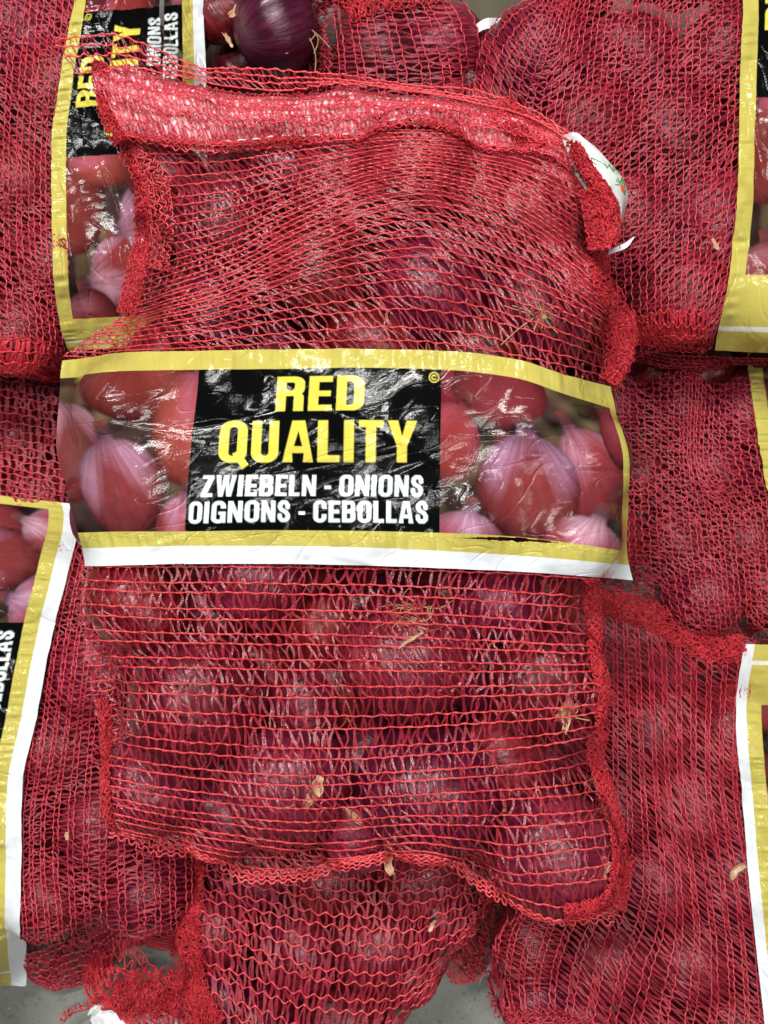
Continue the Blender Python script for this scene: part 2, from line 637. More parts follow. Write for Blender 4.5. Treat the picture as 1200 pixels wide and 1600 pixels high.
def glyph(ch, X, Y):
    """Y down from the cap line (0) to the base line (1); X in cap heights"""
    w = GW[ch] - 0.03
    t, b = 0.20, 0.165
    if ch == 'I':
        return box(X, Y, 0, 0, t, 1)
    if ch == 'L':
        return box(X, Y, 0, 0, t, 1) | box(X, Y, 0, 1 - b, w, 1)
    if ch == 'T':
        return box(X, Y, 0, 0, w, b) | box(X, Y, w / 2 - t / 2, 0, w / 2 + t / 2, 1)
    if ch == 'E':
        return box(X, Y, 0, 0, t, 1) | box(X, Y, 0, 0, w, b) | box(X, Y, 0, .42, w - .03, .42 + b) | box(X, Y, 0, 1 - b, w, 1)
    if ch == '-':
        return box(X, Y, 0.0, .50, w, .66)
    if ch in 'OQCG':
        ring = (rrect(X, Y, 0, -.015, w, 1.015, .26) < 0) & (rrect(X, Y, t, .15, w - t, .85, .085) > 0)
        if ch == 'Q':
            ring |= inside(X, Y, [(.28, .80), (.42, .72), (w + .05, 1.06), (w - .07, 1.17)])
        if ch == 'C':
            ring &= ~box(X, Y, w * .55, .37, 2, .63)
        if ch == 'G':
            ring &= ~box(X, Y, w * .55, .34, 2, .48)
            ring |= box(X, Y, w * .50, .48, w, .62) | box(X, Y, w - .11, .5, w, 1)
        return ring
    if ch == 'U':
        ring = (rrect(X, Y, 0, -.6, w, 1.015, .24) < 0) & (rrect(X, Y, t, -.6, w - t, .85, .085) > 0)
        return ring & (Y > 0)
    if ch == 'D':
        ring = (rrect(X, Y, -.4, 0, w, 1, .25) < 0) & (rrect(X, Y, -.4, b, w - t, 1 - b, .09) > 0)
        return (ring & (X > 0)) | box(X, Y, 0, 0, t, 1)
    if ch in 'RB':
        up = (rrect(X, Y, -.4, 0, w - (.02 if ch == 'B' else 0), .56, .2) < 0) & (rrect(X, Y, -.4, b, w - t, .40, .06) > 0) & (X > 0)
        r = up | box(X, Y, 0, 0, t, 1)
        if ch == 'B':
            lo = (rrect(X, Y, -.4, .42, w, 1, .22) < 0) & (rrect(X, Y, -.4, .58, w - t, 1 - b, .07) > 0) & (X > 0)
            return r | lo
        leg = (rrect(X, Y, .1, .46, w - .01, 1.5, .15) < 0) & (X > w - .01 - t) & (Y <= 1)
        return r | leg
    if ch == 'A':
        s = inside(X, Y, [(w / 2 - .13, 0), (w / 2 + .13, 0), (w, 1), (w - .2, 1), (.2, 1), (0, 1)])
        s &= ~inside(X, Y, [(w / 2, .24), (w / 2 + .085, .62), (w / 2 - .085, .62)])
        s &= ~inside(X, Y, [(w / 2 - .12, .78), (w / 2 + .12, .78), (w - .2, 1.01), (.2, 1.01)])
        return s
    if ch == 'Y':
        return inside(X, Y, [(0, 0), (.21, 0), (w / 2, .38), (w - .21, 0), (w, 0), (w / 2 + t / 2, .62), (w / 2 + t / 2, 1), (w / 2 - t / 2, 1), (w / 2 - t / 2, .62)])
    if ch == 'Z':
        return box(X, Y, .01, 0, w, b) | box(X, Y, 0, 1 - b, w, 1) | inside(X, Y, [(w - .23, b - .01), (w, b - .01), (.23, 1 - b + .01), (0, 1 - b + .01)])
    if ch == 'N':
        return box(X, Y, 0, 0, t - .02, 1) | box(X, Y, w - t + .02, 0, w, 1) | inside(X, Y, [(0, 0), (.19, 0), (w, 1), (w - .19, 1)])
    if ch == 'W':
        c = w / 2
        return inside(X, Y, [(0, 0), (.18, 0), (.255, .60), (c - .09, 0), (c + .09, 0), (w - .255, .60), (w - .18, 0), (w, 0), (w - .15, 1), (w - .33, 1), (c, .42), (.33, 1), (.15, 1)])
    if ch == 'S':
        m = t / 2
        pts = [(w - m - .01, .31), (w - m - .02, .2), (w * .64, .085), (w * .38, .085), (m + .02, .17), (m + .005, .30), (w * .30, .42), (w * .66, .54),
               (w - m, .68), (w - m - .01, .82), (w * .63, .915), (w * .36, .915), (m + .01, .81), (m, .68)]
        return stroke(X, Y, pts, .185)
    return np.zeros(X.shape, bool)


def text_cover(X, Y, s, x0, x1, y0, y1, slant=0.0):
    gap = 0.055
    tot = sum(GW[c] + gap for c in s) - gap - .03
    h = y1 - y0
    gy = (Y - y0) / h
    fx = (x1 - x0) / (tot * h)
    gx = (X - x0 + slant * (Y - y1)) / (h * fx)
    out = np.zeros(X.shape, bool)
    ok = (gy > -.05) & (gy < 1.22) & (X > x0 - 12) & (X < x1 + 12)
    if not ok.any():
        return out
    a, b = gx[ok], gy[ok]
    acc = np.zeros(a.shape, bool)
    p = 0.0
    for c in s:
        sel = (a > p - .08) & (a < p + GW[c] + .12)
        if c != ' ' and sel.any():
            acc[sel] |= glyph(c, a[sel] - p, b[sel])
        p += GW[c] + gap
    out[ok] = acc
    return out


# printed onions: centre, radii, neck direction (deg, 90 = up), body colour, pale colour, paleness
PIC = [
    # left picture
    (205, 596, 88, 66, 100, (128, 58, 52), (196, 120, 110), .25),
    (96, 706, 66, 84, 105, (148, 66, 62), (232, 190, 208), .95),
    (283, 668, 50, 92, 70, (172, 86, 72), (214, 130, 160), .55),
    (186, 766, 74, 78, 108, (146, 70, 70), (222, 186, 214), .85),
    (284, 838, 46, 66, 80, (178, 90, 88), (226, 168, 196), .9),
    # right picture
    (696, 592, 34, 60, 80, (132, 48, 58), (150, 60, 70), .2),
    (785, 596, 84, 62, 270, (134, 56, 62), (168, 84, 92), .2),
    (700, 690, 52, 66, 60, (164, 70, 66), (206, 110, 130), .5),
    (925, 716, 62, 84, 118, (150, 66, 70), (224, 170, 190), .8),
    (722, 848, 72, 54, 80, (176, 96, 112), (220, 190, 218), .85),
    (826, 752, 84, 86, 92, (148, 68, 66), (216, 178, 214), .85),
    (912, 846, 70, 62, 70, (176, 86, 96), (238, 206, 222), .95),
    (975, 640, 30, 70, 90, (140, 60, 66), (180, 100, 120), .4),
    (10, 620, 60, 66, 70, (140, 60, 60), (210, 150, 160), .6),
    (20, 800, 66, 60, 90, (150, 70, 66), (220, 170, 190), .7),
]


def label_print(X, Y):
    """colour of the printed film at label pixel X, Y (linear rgb)"""
    sh = X.shape
    rgb = np.empty(sh + (3,))
    yellow = np.array(SRGB(192, 180, 90))
    rgb[:] = yellow
    pic = ((X > 14) & (X < 975)) & (Y > 576) & (Y < 829)
    n = N1(X / 11, Y / 11) * .5 + N2(X / 4.0, Y / 4.0) * .3
    base = np.array(SRGB(58, 42, 40))
    c = base * (0.8 + 0.7 * N3(X / 23, Y / 23)[..., None])
    c += np.array(SRGB(120, 104, 70)) * np.clip(N1(X / 31 + 7, Y / 25), 0, 1)[..., None] * .6
    for (cx, cy, rx, ry, nd, body, pale, pf) in PIC:
        a = math.radians(nd)
        dx, dy = (X - cx) / rx, (Y - cy) / ry
        ca, sa = math.cos(a), -math.sin(a)
        along = dx * ca + dy * sa               # +1 toward the neck
        side = -dx * sa + dy * ca
        r2 = np.hypot(dx, dy)
        neckw = 0.17 + 0.30 * np.clip(1.42 - along, 0, 1) ** 2.0
        neck = (along > 0.62) & (along < 1.42 + .05 * n) & (np.abs(side) < neckw)
        m = (r2 < 1) | neck
        if not (m & pic).any():
            continue
        sh_ = np.clip(1.20 - 0.85 * np.clip(r2, 0, 1.2) ** 3 + 0.20 * along + 0.16 * n, .22, 1.5)
        pl = np.clip((along - 0.02 + .35 * np.cos(side * 5 + cx)) * 1.1, 0, 1) * pf * np.clip(1.15 - r2 * .35, 0, 1)
        va = np.arctan2(side, 1.35 - along)
        vein = .5 + .5 * (N2(va * 22 + cx, r2 * 1.5) * .6 + N3(va * 52 + cx, r2 * 2.5) * .5)
        pl = np.clip(pl * (.45 + .95 * vein) + .10 * (vein - .4), 0, 1)
        col = np.array(SRGB(*body))[None] * (1 - pl[..., None]) + np.array(SRGB(*pale))[None] * pl[..., None]
        col = col * sh_[..., None] * np.array([.60, .48, .52])
        tip = np.clip((along - 1.12) * 4, 0, 1)[..., None]
        col = col * (1 - tip) + np.array(SRGB(112, 58, 52)) * tip
        edge = np.clip((1.0 - r2) * 14, 0, 1)
        edge = np.where(neck, np.maximum(edge, np.clip((neckw - np.abs(side)) * 12, 0, 1)), edge)
        w = (m * edge)[..., None]
        c = c * (1 - w) + col * w
    rgb = np.where(pic[..., None], c, rgb)
    blk = (X > 298) & (X < 688) & (Y > 576) & (Y < 829)
    rgb[blk] = SRGB(9, 10, 10)
    # lettering, 3 x 3 samples
    offs = [(-.4, -.4), (0, -.4), (.4, -.4), (-.4, 0), (0, 0), (.4, 0), (-.4, .4), (0, .4), (.4, .4)]
    ty = np.zeros(sh)
    tw = np.zeros(sh)
    for ox, oy in offs:
        x, y = X + ox, Y + oy
        ty += text_cover(x, y, "RED", 427, 567, 588, 642, .03)
        ty += text_cover(x, y, "QUALITY", 341, 651, 657, 722, 0)
        d = np.hypot(x - 676, y - 588)
        ty += ((d < 8.4) & (d > 6.6)) | ((d < 4.3) & (d > 2.5) & ~((x > 677.5) & (np.abs(y - 588) < 1.8)))
        tw += text_cover(x, y, "ZWIEBELN - ONIONS", 320, 662, 742, 775, .03)
        tw += text_cover(x, y, "OIGNONS - CEBOLLAS", 303, 670, 782, 816, 0)
    ty = np.clip(ty / 9, 0, 1)[..., None]
    tw = np.clip(tw / 9, 0, 1)[..., None]
    rgb = rgb * (1 - ty) + np.array(SRGB(216, 204, 82)) * ty
    rgb = rgb * (1 - tw) + np.array(SRGB(222, 232, 232)) * tw
    white = (Y > 856)
    rgb[white] = SRGB(222, 228, 232)
    endline = (np.abs(X + 66) < 3.2) & (Y < 856)
    rgb[endline] = SRGB(232, 232, 222)
    return rgb


PV = [0, .1, .5, .79, .88, 1]                    # label v at the printed rows
PVY = [546, 576, 705, 829, 856, 884]


def label_sheet(name, patch, H, z0, parent, nu, nv, xs=None, hole=None, wrink=1.0, seed=0, thick=0.0003, label=None):
    """patch: u = printed x, v = 0..1 down the print"""
    u = np.linspace(patch.u0, patch.u1, nu)
    v = np.linspace(0, 1, nv)
    U, V = np.meshgrid(u, v)
    Y = pchip(PV, PVY, V)
    px, py = patch(U, V)
    # ragged cut edges
    eb = np.clip((V - .93) / .07, 0, 1) + np.clip((.05 - V) / .05, 0, 1)
    x, y, z = lay(px, py, z0, H)
    Nz = Noise(100 + seed)
    w = (Nz(U / 38, Y / 90) * .9 + Nz(U / 16 + 9, Y / 34) * .5 + Nz(U / 70 + Y / 30, Y / 26 - U / 90) * .6) * 0.00055
    border = np.exp(-((Y - 560) / 16) ** 2) + np.exp(-((Y - 843) / 14) ** 2)
    w = w + border * Nz(U / 9, Y / 40 + 5) * 0.0010
    # sharp little creases
    cr = np.abs(Nz(U / 46 + Y / 60, Y / 22 + U / 120 + 3))
    w = w - np.exp(-(cr / .05) ** 2) * 0.0006
    gl = np.random.default_rng(seed + 60)
    for k in range(9):
        x_, y_, a_ = gl.uniform(60, 960), gl.uniform(550, 880), gl.uniform(-.5, .9)
        dd = (U - x_) * math.sin(a_) + (Y - y_) * math.cos(a_)
        al = (U - x_) * math.cos(a_) - (Y - y_) * math.sin(a_)
        w = w + gl.choice([-1, 1]) * .0011 * np.exp(-(dd / 7) ** 2 - (al / gl.uniform(60, 150)) ** 2)
    # punched letters along the lower yellow strip
    pl = (np.abs(Y - 838) < 4.5) * np.sign(N2(U / 2.3, Y / 2.6)) * 0.00016
    z = z + (w + pl) * wrink + eb * 0.0012 * Nz(U / 22, Y / 50 + 31)
    rgb = label_print(U, Y)
    keep = np.ones((nv - 1, nu - 1), bool)
    if hole is not None:
        hm = hole(U, Y)
        keep = ~(hm[:-1, :-1] & hm[1:, 1:])
        z = z + np.where(hm, 0, 0)
    idx = np.arange(nu * nv).reshape(nv, nu)
    q = np.stack([idx[:-1, :-1], idx[1:, :-1], idx[1:, 1:], idx[:-1, 1:]], -1)[keep]
    o = mesh_np(name, np.stack([x, y, z], -1), q, M['label'], parent, True, rgb.reshape(-1, 3))
    if label:
        o["label"] = label
    return o


# ------------------------------------------------------------------ net weaving


def weave(parent, patch, H, z0, cords, pitch, amp=0.12, alt=True, radius=0.0006, rw=0.0013, slant=0.45, shear=0.0, per=2,
          mats=('cord', 'ribbon'), wob=0.5, lift=0.0, seed=0, names=('net_cords', 'net_ribbons'), sides=5, sub=4, roll=0.20, rand=0.12, transpose=False,
          keep=None, rib=True, zf=None, braid=False):
    """cords: list of v values; pitch in photograph pixels along a cord; amp, wob: share of the cord gap"""
    g = np.random.default_rng(seed + 500)
    cords = np.asarray(cords, float)
    nc = len(cords)
    gaps = np.diff(cords)
    gap = np.r_[gaps[0], (gaps[1:] + gaps[:-1]) / 2, gaps[-1]] if nc > 2 else np.full(nc, gaps[0] if nc > 1 else .02)
    pu = np.linspace(0, 1, 200)
    xs, ys = patch(pu, np.full(200, .5))
    L = np.hypot(np.diff(xs), np.diff(ys)).sum()
    nn = max(4, int(L / pitch))
    Nw = Noise(seed + 900)

    def warp(u, v):
        return Nw(u * 7, v * 11) * .35 + Nw(u * 19 + 5, v * 23) * .3

    node_u = np.linspace(0, 1, nn + 1)

    def pos(u, v):
        px, py = patch(u, v)
        x, y, z = lay(px, py, z0, H)
        z = z + lift
        if zf is not None:
            z = z + zf(u, v)
        return np.stack([x, y, z], -1)

    def node_uv(i, j):
        """i, j integer arrays -> u, v of the knot"""
        ph = np.where(((j + (i if alt else 0)) % 2) == 0, 1.0, -1.0)
        u = node_u[np.clip(j, 0, nn)] + (jit_u[i, np.clip(j, 0, nn)]) / nn
        v = cords[i] + gap[i] * (amp * ph + wob * warp(u, cords[i]) + jit_v[i, np.clip(j, 0, nn)])
        return u, v

    jit_u = g.normal(0, .08 * (rand / .12), (nc, nn + 1))
    jit_v = g.normal(0, rand * .45, (nc, nn + 1))
    G = Geo()
    n = nn * sub + 1
    uu = np.linspace(0, 1, n)
    jf = np.arange(n) / sub
    for i in range(nc):
        ju = np.arange(nn + 1)
        ku, kv = node_uv(np.full(nn + 1, i), ju)
        j0 = np.minimum(jf.astype(int), nn - 1)
        t = jf - j0
        # knots are short and straight, the runs between slope: gives the crooked knitted line
        ts = np.clip((t - .12) / .76, 0, 1)
        u = ku[j0] * (1 - t) + ku[j0 + 1] * t
        v = kv[j0] * (1 - ts) + kv[j0 + 1] * ts
        P = pos(u, v)
        P[:, 2] += .0004 * np.sin(jf * 2 * np.pi + i) + radius
        R = radius * (1 + .30 * np.cos(2 * np.pi * jf) + .14 * g.normal(0, 1, n).clip(-2, 2))
        if braid:
            T = np.gradient(P, axis=0)
            T /= np.linalg.norm(T, axis=1, keepdims=True) + 1e-12
            B = np.cross(T, np.array([0, 0, 1.0]))
            for st in (0, 1):
                f = 2 * np.pi * jf * 1.5 + np.pi * st + i
                Q = P + radius * .55 * (np.cos(f)[:, None] * B + np.sin(f)[:, None] * np.array([0, 0, 1.0]))
                G.tubes(Q[None], (R * .62)[None], 4)
            continue
        if keep is not None:
            ok = keep(u, v)
            # split into runs
            e = np.flatnonzero(np.diff(np.r_[0, ok.astype(int), 0]))
            for a, b in zip(e[::2], e[1::2]):
                if b - a > 3:
                    G.tubes(P[None, a:b], R[None, a:b], sides)
        else:
            G.tubes(P[None], R[None], sides)
    a = G.build(names[0], M[mats[0]], parent)
    if not rib:
        return a, None
    # ribbons
    G = Geo()
    S = 5
    ii, jj = np.meshgrid(np.arange(nc - 1), np.arange(nn + 1), indexing='ij')
    ii, jj = ii.ravel(), jj.ravel()
    t = np.linspace(0, 1, S)[None]
    for k in range(per):
        sg = 1 if k % 2 == 0 else -1
        u0, v0 = node_uv(ii, jj)
        off = shear(u0, v0) if callable(shear) else shear
        tgt = jj + np.round(off + sg * slant + g.normal(0, .15, len(jj))).astype(int)
        frac = off + sg * slant
        u1, v1 = node_uv(ii + 1, np.clip(tgt, 0, nn))
        ub = u0 + frac / nn + g.normal(0, .12, len(jj)) / nn
        u1 = .5 * u1 + .5 * ub
        u0 = u0 + g.normal(0, .10, len(jj)) / nn
        ok = (u1 > -.01) & (u1 < 1.01) & (g.random(len(jj)) > .035)
        if keep is not None:
            ok &= keep((u0 + u1) / 2, (v0 + v1) / 2)
        m = ok.sum()
        if m == 0:
            continue
        u0, v0, u1, v1 = u0[ok][:, None], v0[ok][:, None], u1[ok][:, None], v1[ok][:, None]
        bow = g.normal(0, .22, (m, 1)) / nn
        u = u0 * (1 - t) + u1 * t + bow * np.sin(np.pi * t)
        v = v0 * (1 - t) + v1 * t
        P = pos(u, v)
        P[..., 2] += radius * .8 + g.uniform(-.0006, .0007, (m, 1)) * np.sin(np.pi * t)
        w = rw * g.uniform(.55, 1.2, (m, 1)) * (1 - .35 * np.abs(2 * t - 1) ** 2)
        r = g.normal(0, roll, (m, 1)) + g.normal(0, roll * .8, (m, 1)) * (t - .5) * 2 + g.normal(0, .07, (m, S))
        G.ribbons(P, w, r)
    b = G.build(names[1], M[mats[1]], parent, smooth=False)
    return a, b


def spaced(n, pair=0.0, jitter=.06, seed=0, lo=0.0, hi=1.0):
    g = np.random.default_rng(seed)
    d = 1 + pair * np.where(np.arange(n - 1) % 2 == 0, -1, 1) + g.normal(0, jitter, n - 1)
    c = np.r_[0, np.cumsum(d)]
    return lo + (hi - lo) * c / c[-1]


def frill(parent, line, width, H, z0, n, seed=0, height=0.006, name='side_seam', mats=('seam', 'seam_ribbon'), lift=0.002, cords=4, dense=1.0, arch=0.004):
    """a gathered, fuzzy selvedge: lengthwise crooked cords, many short cross strands and stray loops"""
    g = np.random.default_rng(seed + 40)
    p = resample(line, 60)
    t = np.gradient(p, axis=0)
    t /= np.linalg.norm(t, axis=1, keepdims=True)
    nrm = np.stack([-t[:, 1], t[:, 0]], 1)
    s = np.linspace(0, 1, 60)

    def at(u, o, dz):
        q = pchip(s, p, u)
        nn = pchip(s, nrm, u)
        q = q + nn * o[..., None]
        x, y, zz = lay(q[..., 0], q[..., 1], z0, H)
        f = np.clip(1 - (2 * o / width) ** 2, -1, 1)
        ruf = N1(u * 40 + seed, o / 12) * .5 + N2(u * 90, o / 7 + seed) * .3
        return np.stack([x, y, zz + lift + arch * f + height * .35 * (ruf + .3) + dz], -1)

    G = Geo()
    L = np.hypot(*np.diff(p, axis=0).T).sum()
    m = int(L / 3.0)
    cords = cords + 1
    cg = width * .92 / (cords - 1)
    cent = [(k - (cords - 1) / 2) * cg for k in range(cords)]
    for k in range(cords):
        u = np.linspace(0, 1, m)
        o = cent[k] + cg * .26 * np.where((np.arange(m) + 2 * k) % 4 < 2, 1, -1) + cg * .16 * g.normal(0, 1, m)
        P = at(u, o, g.uniform(0, height * .22, m))
        G.tubes(P[None], .00050 * g.uniform(.7, 1.35, (1, m)), 4)
    # stray loops
    nl = int(n * .12)
    S = 6
    tt = np.linspace(0, 1, S)[None]
    u0 = g.random((nl, 1))
    du = g.normal(0, 1.2, (nl, 1)) * (width / L) * .35
    o0 = g.uniform(-.5, .4, (nl, 1)) * width
    do = g.normal(0, .18, (nl, 1)) * width
    P = at(np.clip(u0 + du * tt, 0, 1), o0 + do * tt, np.sin(np.pi * tt) * g.uniform(0, height, (nl, 1)))
    G.tubes(P, .00035, 3)
    a = G.build(name, M[mats[0]], parent)
    G = Geo()
    nr = int(n * dense * .5)
    nr = int(nr * 1.5)
    u0 = g.random((nr, 1))
    du = g.normal(0, .45, (nr, 1)) * cg / L
    kk = g.integers(0, cords - 1, (nr, 1))
    o0 = np.asarray(cent)[kk] + g.normal(0, .12, (nr, 1)) * cg
    do = cg * g.uniform(.75, 1.15, (nr, 1))
    S = 4
    tt = np.linspace(0, 1, S)[None]
    P = at(np.clip(u0 + du * tt, 0, 1), o0 + do * tt, np.sin(np.pi * tt) * g.uniform(0, height * .6, (nr, 1)) - .0005)
    G.ribbons(P, .0013 * g.uniform(.5, 1.3, (nr, 1)), g.normal(0, .5, (nr, S)))
    b = G.build('seam_film', M[mats[1]], a, smooth=False)
    return a


def film_patch(name, patch, H, z0, parent, mat, nu=90, nv=24, zf=None, colors=None, mask=None):
    U, V = np.meshgrid(np.linspace(patch.u0, patch.u1, nu), np.linspace(0, 1, nv))
    px, py = patch(U, V)
    x, y, z = lay(px, py, z0, H)
    if zf is not None:
        z = z + zf(U, V)
    idx = np.arange(nu * nv).reshape(nv, nu)
    q = np.stack([idx[:-1, :-1], idx[1:, :-1], idx[1:, 1:], idx[:-1, 1:]], -1)
    if mask is not None:
        mk = mask(U, V)
        q = q[mk[:-1, :-1]]
    q = q.reshape(-1, 4)
    c = None if colors is None else colors(U, V).reshape(-1, 3)
    return mesh_np(name, np.stack([x, y, z], -1), q, mat, parent, True, c)


# ------------------------------------------------------------------ onions


def onion_mesh(seed, flat):
    g = np.random.default_rng(seed)
    prof = [(-1.0, .0), (-.985, .14), (-.93, .36), (-.80, .62), (-.58, .84), (-.28, .975), (.02, 1.0), (.30, .95), (.54, .82), (.72, .62), (.86, .40), (.97, .22), (1.10, .115), (1.24, .085), (1.34, .07), (1.35, .0)]
    prof = np.array(prof)
    zs = np.linspace(0, 1, 22)
    prof = pchip(np.linspace(0, 1, len(prof)), prof, zs)
    S = 36
    a = np.linspace(0, 2 * np.pi, S, endpoint=False)
    ph = g.uniform(0, 6.28, 4)
    lob = 1 + .020 * np.sin(2 * a + ph[0]) + .014 * np.sin(3 * a + ph[1]) + .008 * np.sin(7 * a + ph[2])
    V = np.stack([prof[:, 1][:, None] * lob * np.cos(a), prof[:, 1][:, None] * lob * np.sin(a), np.repeat((prof[:, 0] * flat)[:, None], S, 1)], -1)
    V[..., 0] += .05 * np.sin(V[..., 2] * 2 + ph[3])
    idx = np.arange(22 * S).reshape(22, S)
    nx = np.roll(idx, -1, 1)
    q = np.stack([idx[:-1], nx[:-1], nx[1:], idx[1:]], -1).reshape(-1, 4)
    o = mesh_np('onion_shape', V, q, M['onion'])
    me = o.data
    bpy.data.objects.remove(o)
    return me


ONIONS = [onion_mesh(i, f) for i, f in enumerate((.86, .92, .98, .82, .90))]
_ocount = 0


def onion(px, py, z, r, label, group=None, rot=None, variant=None, z0=None):
    """centre at height z under photograph pixel px, py; radius in metres"""
    global _ocount
    g = np.random.default_rng(3000 + _ocount)
    _ocount += 1
    x, y = W(px, py, z if z0 is None else z0)
    o = bpy.data.objects.new('onion', ONIONS[int(g.integers(0, 5)) if variant is None else variant])
    o.location = (float(x), float(y), z)
    o.scale = (r, r, r)
    o.rotation_euler = rot if rot is not None else (g.uniform(1.75, 2.7), g.uniform(-.3, .3), g.uniform(0, 6.28))
    w_ = g.uniform(.72, 1.05)
    o.color = (w_ * g.uniform(.85, 1.0), w_ * g.uniform(.7, 1.2), w_ * g.uniform(.75, 1.2), 1)
    COL.objects.link(o)
    tag(o, label, 'onion', group)
    return o


def roots(o, direction, n=22, length=.03, seed=0, at=None, spread=.9, rad=.00035, wild=0.6, name='root_tuft'):
    """dry root hairs, a part of the onion; given in world space"""
    g = np.random.default_rng(seed)
    c = np.array(at if at is not None else o.location, float)
    d = np.array(direction, float)
    d /= np.linalg.norm(d)
    S = 7
    t = np.linspace(0, 1, S)[None, :, None]
    v = d[None] + g.normal(0, spread, (n, 3))
    v /= np.linalg.norm(v, axis=1, keepdims=True)
    c2 = g.normal(0, wild, (n, 3))
    c2[:, 2] *= .35
    ln = length * g.uniform(.45, 1.1, (n, 1, 1))
    v[:, 2] = np.abs(v[:, 2]) * .35
    st = g.normal(0, length * .22, (n, 3))
    st[:, 2] = np.abs(st[:, 2]) * .15
    c3 = g.normal(0, wild * 1.2, (n, 3))
    c3[:, 2] *= .15
    P = c + st[:, None] + v[:, None] * t * ln + c2[:, None] * t * t * ln + c3[:, None] * t ** 3 * ln
    G = Geo()
    G.tubes(P, rad, 4)
    k = G.build(name, M['root'], None, kind=None)
    bpy.context.view_layer.update()
    k.parent = o
    k.matrix_parent_inverse = Matrix_inv(o)
    return k


def Matrix_inv(o):
    from mathutils import Matrix
    m = Matrix.LocRotScale(o.location, o.rotation_euler, o.scale)
    return m.inverted()


def pack(poly, z_top, label, group, seed, r_lo=.034, r_hi=.043, inset=.5, jit=.016):
    """onions side by side under the skin of a bag"""
    g = np.random.default_rng(seed)
    poly = np.asarray(poly, float)
    z0 = z_top - .035
    wx, wy = W(poly[:, 0], poly[:, 1], z0)
    got = []
    rm = (r_lo + r_hi) / 2
    dx, dy = rm * 1.84, rm * 1.60
    row = 0
    yy = wy.min() + rm * .6
    while yy < wy.max():
        xx = wx.min() + rm * .5 + (row % 2) * dx / 2
        while xx < wx.max():
            x, y = xx + g.normal(0, .0035), yy + g.normal(0, .0035)
            aa = np.linspace(0, 6.28, 9)
            if inside(x + inset * rm * np.cos(aa), y + inset * rm * np.sin(aa), np.c_[wx, wy]).all():
                r = g.uniform(r_lo, r_hi)
                got.append((x, y, z_top - r - g.uniform(0, jit), r, 1.0))
            xx += dx
        yy += dy
        row += 1
    s = K * (CAM_Z - z0)
    for x, y, z, r, _ in got:
        onion(600 + x / s, 800 - y / s, z, r, label, group, z0=z0)
    return got


# ------------------------------------------------------------------ the setting
fl = mesh_np('floor', [(-4, -4, 0), (4, -4, 0), (4, 4, 0), (-4, 4, 0)], [(0, 1, 2, 3)], M['floor'], None, False)
tag(fl, kind='structure')

FLAT = lambda z: (lambda x, y: np.full(np.shape(x), z, float))


def grow(poly, f, y_from=1250):
    """an outline drawn at the bag's crown, carried down to its lower foot"""
    p = np.asarray(poly, float).copy()
    m = p[:, 1] > y_from
    p[m] = np.array([600, 800]) + (p[m] - np.array([600, 800])) * f
    return p


def back_net(b, poly, z, seed, zp):
    """the far side of the bag, lying on what is below"""
    p = np.asarray(poly, float)
    c = p.mean(0)
    p = c + (p - c) * .86
    x0, y0, x1, y1 = p[:, 0].min(), p[:, 1].min(), p[:, 0].max(), p[:, 1].max()
    P = Patch([[(x0, y0), (x1, y0)], [(x0, y1), (x1, y1)]])
    weave(b, P, FLAT(z), zp, spaced(int((y1 - y0) / 26), .2, .05, seed), 16, amp=.08, wob=.2, radius=.0006, rw=.0055, slant=.4, mats=('cord_back', 'ribbon_back'), seed=seed + 300,
          names=('back_net_cords', 'back_net_ribbons'), sides=3, sub=2, keep=lambda u, v: inside(x0 + (x1 - x0) * u, y0 + (y1 - y0) * v, p))


def bag(label):
    b = empty('onion_bag')
    tag(b, label, 'bag', 'netted onion bags in the pile')
    return b


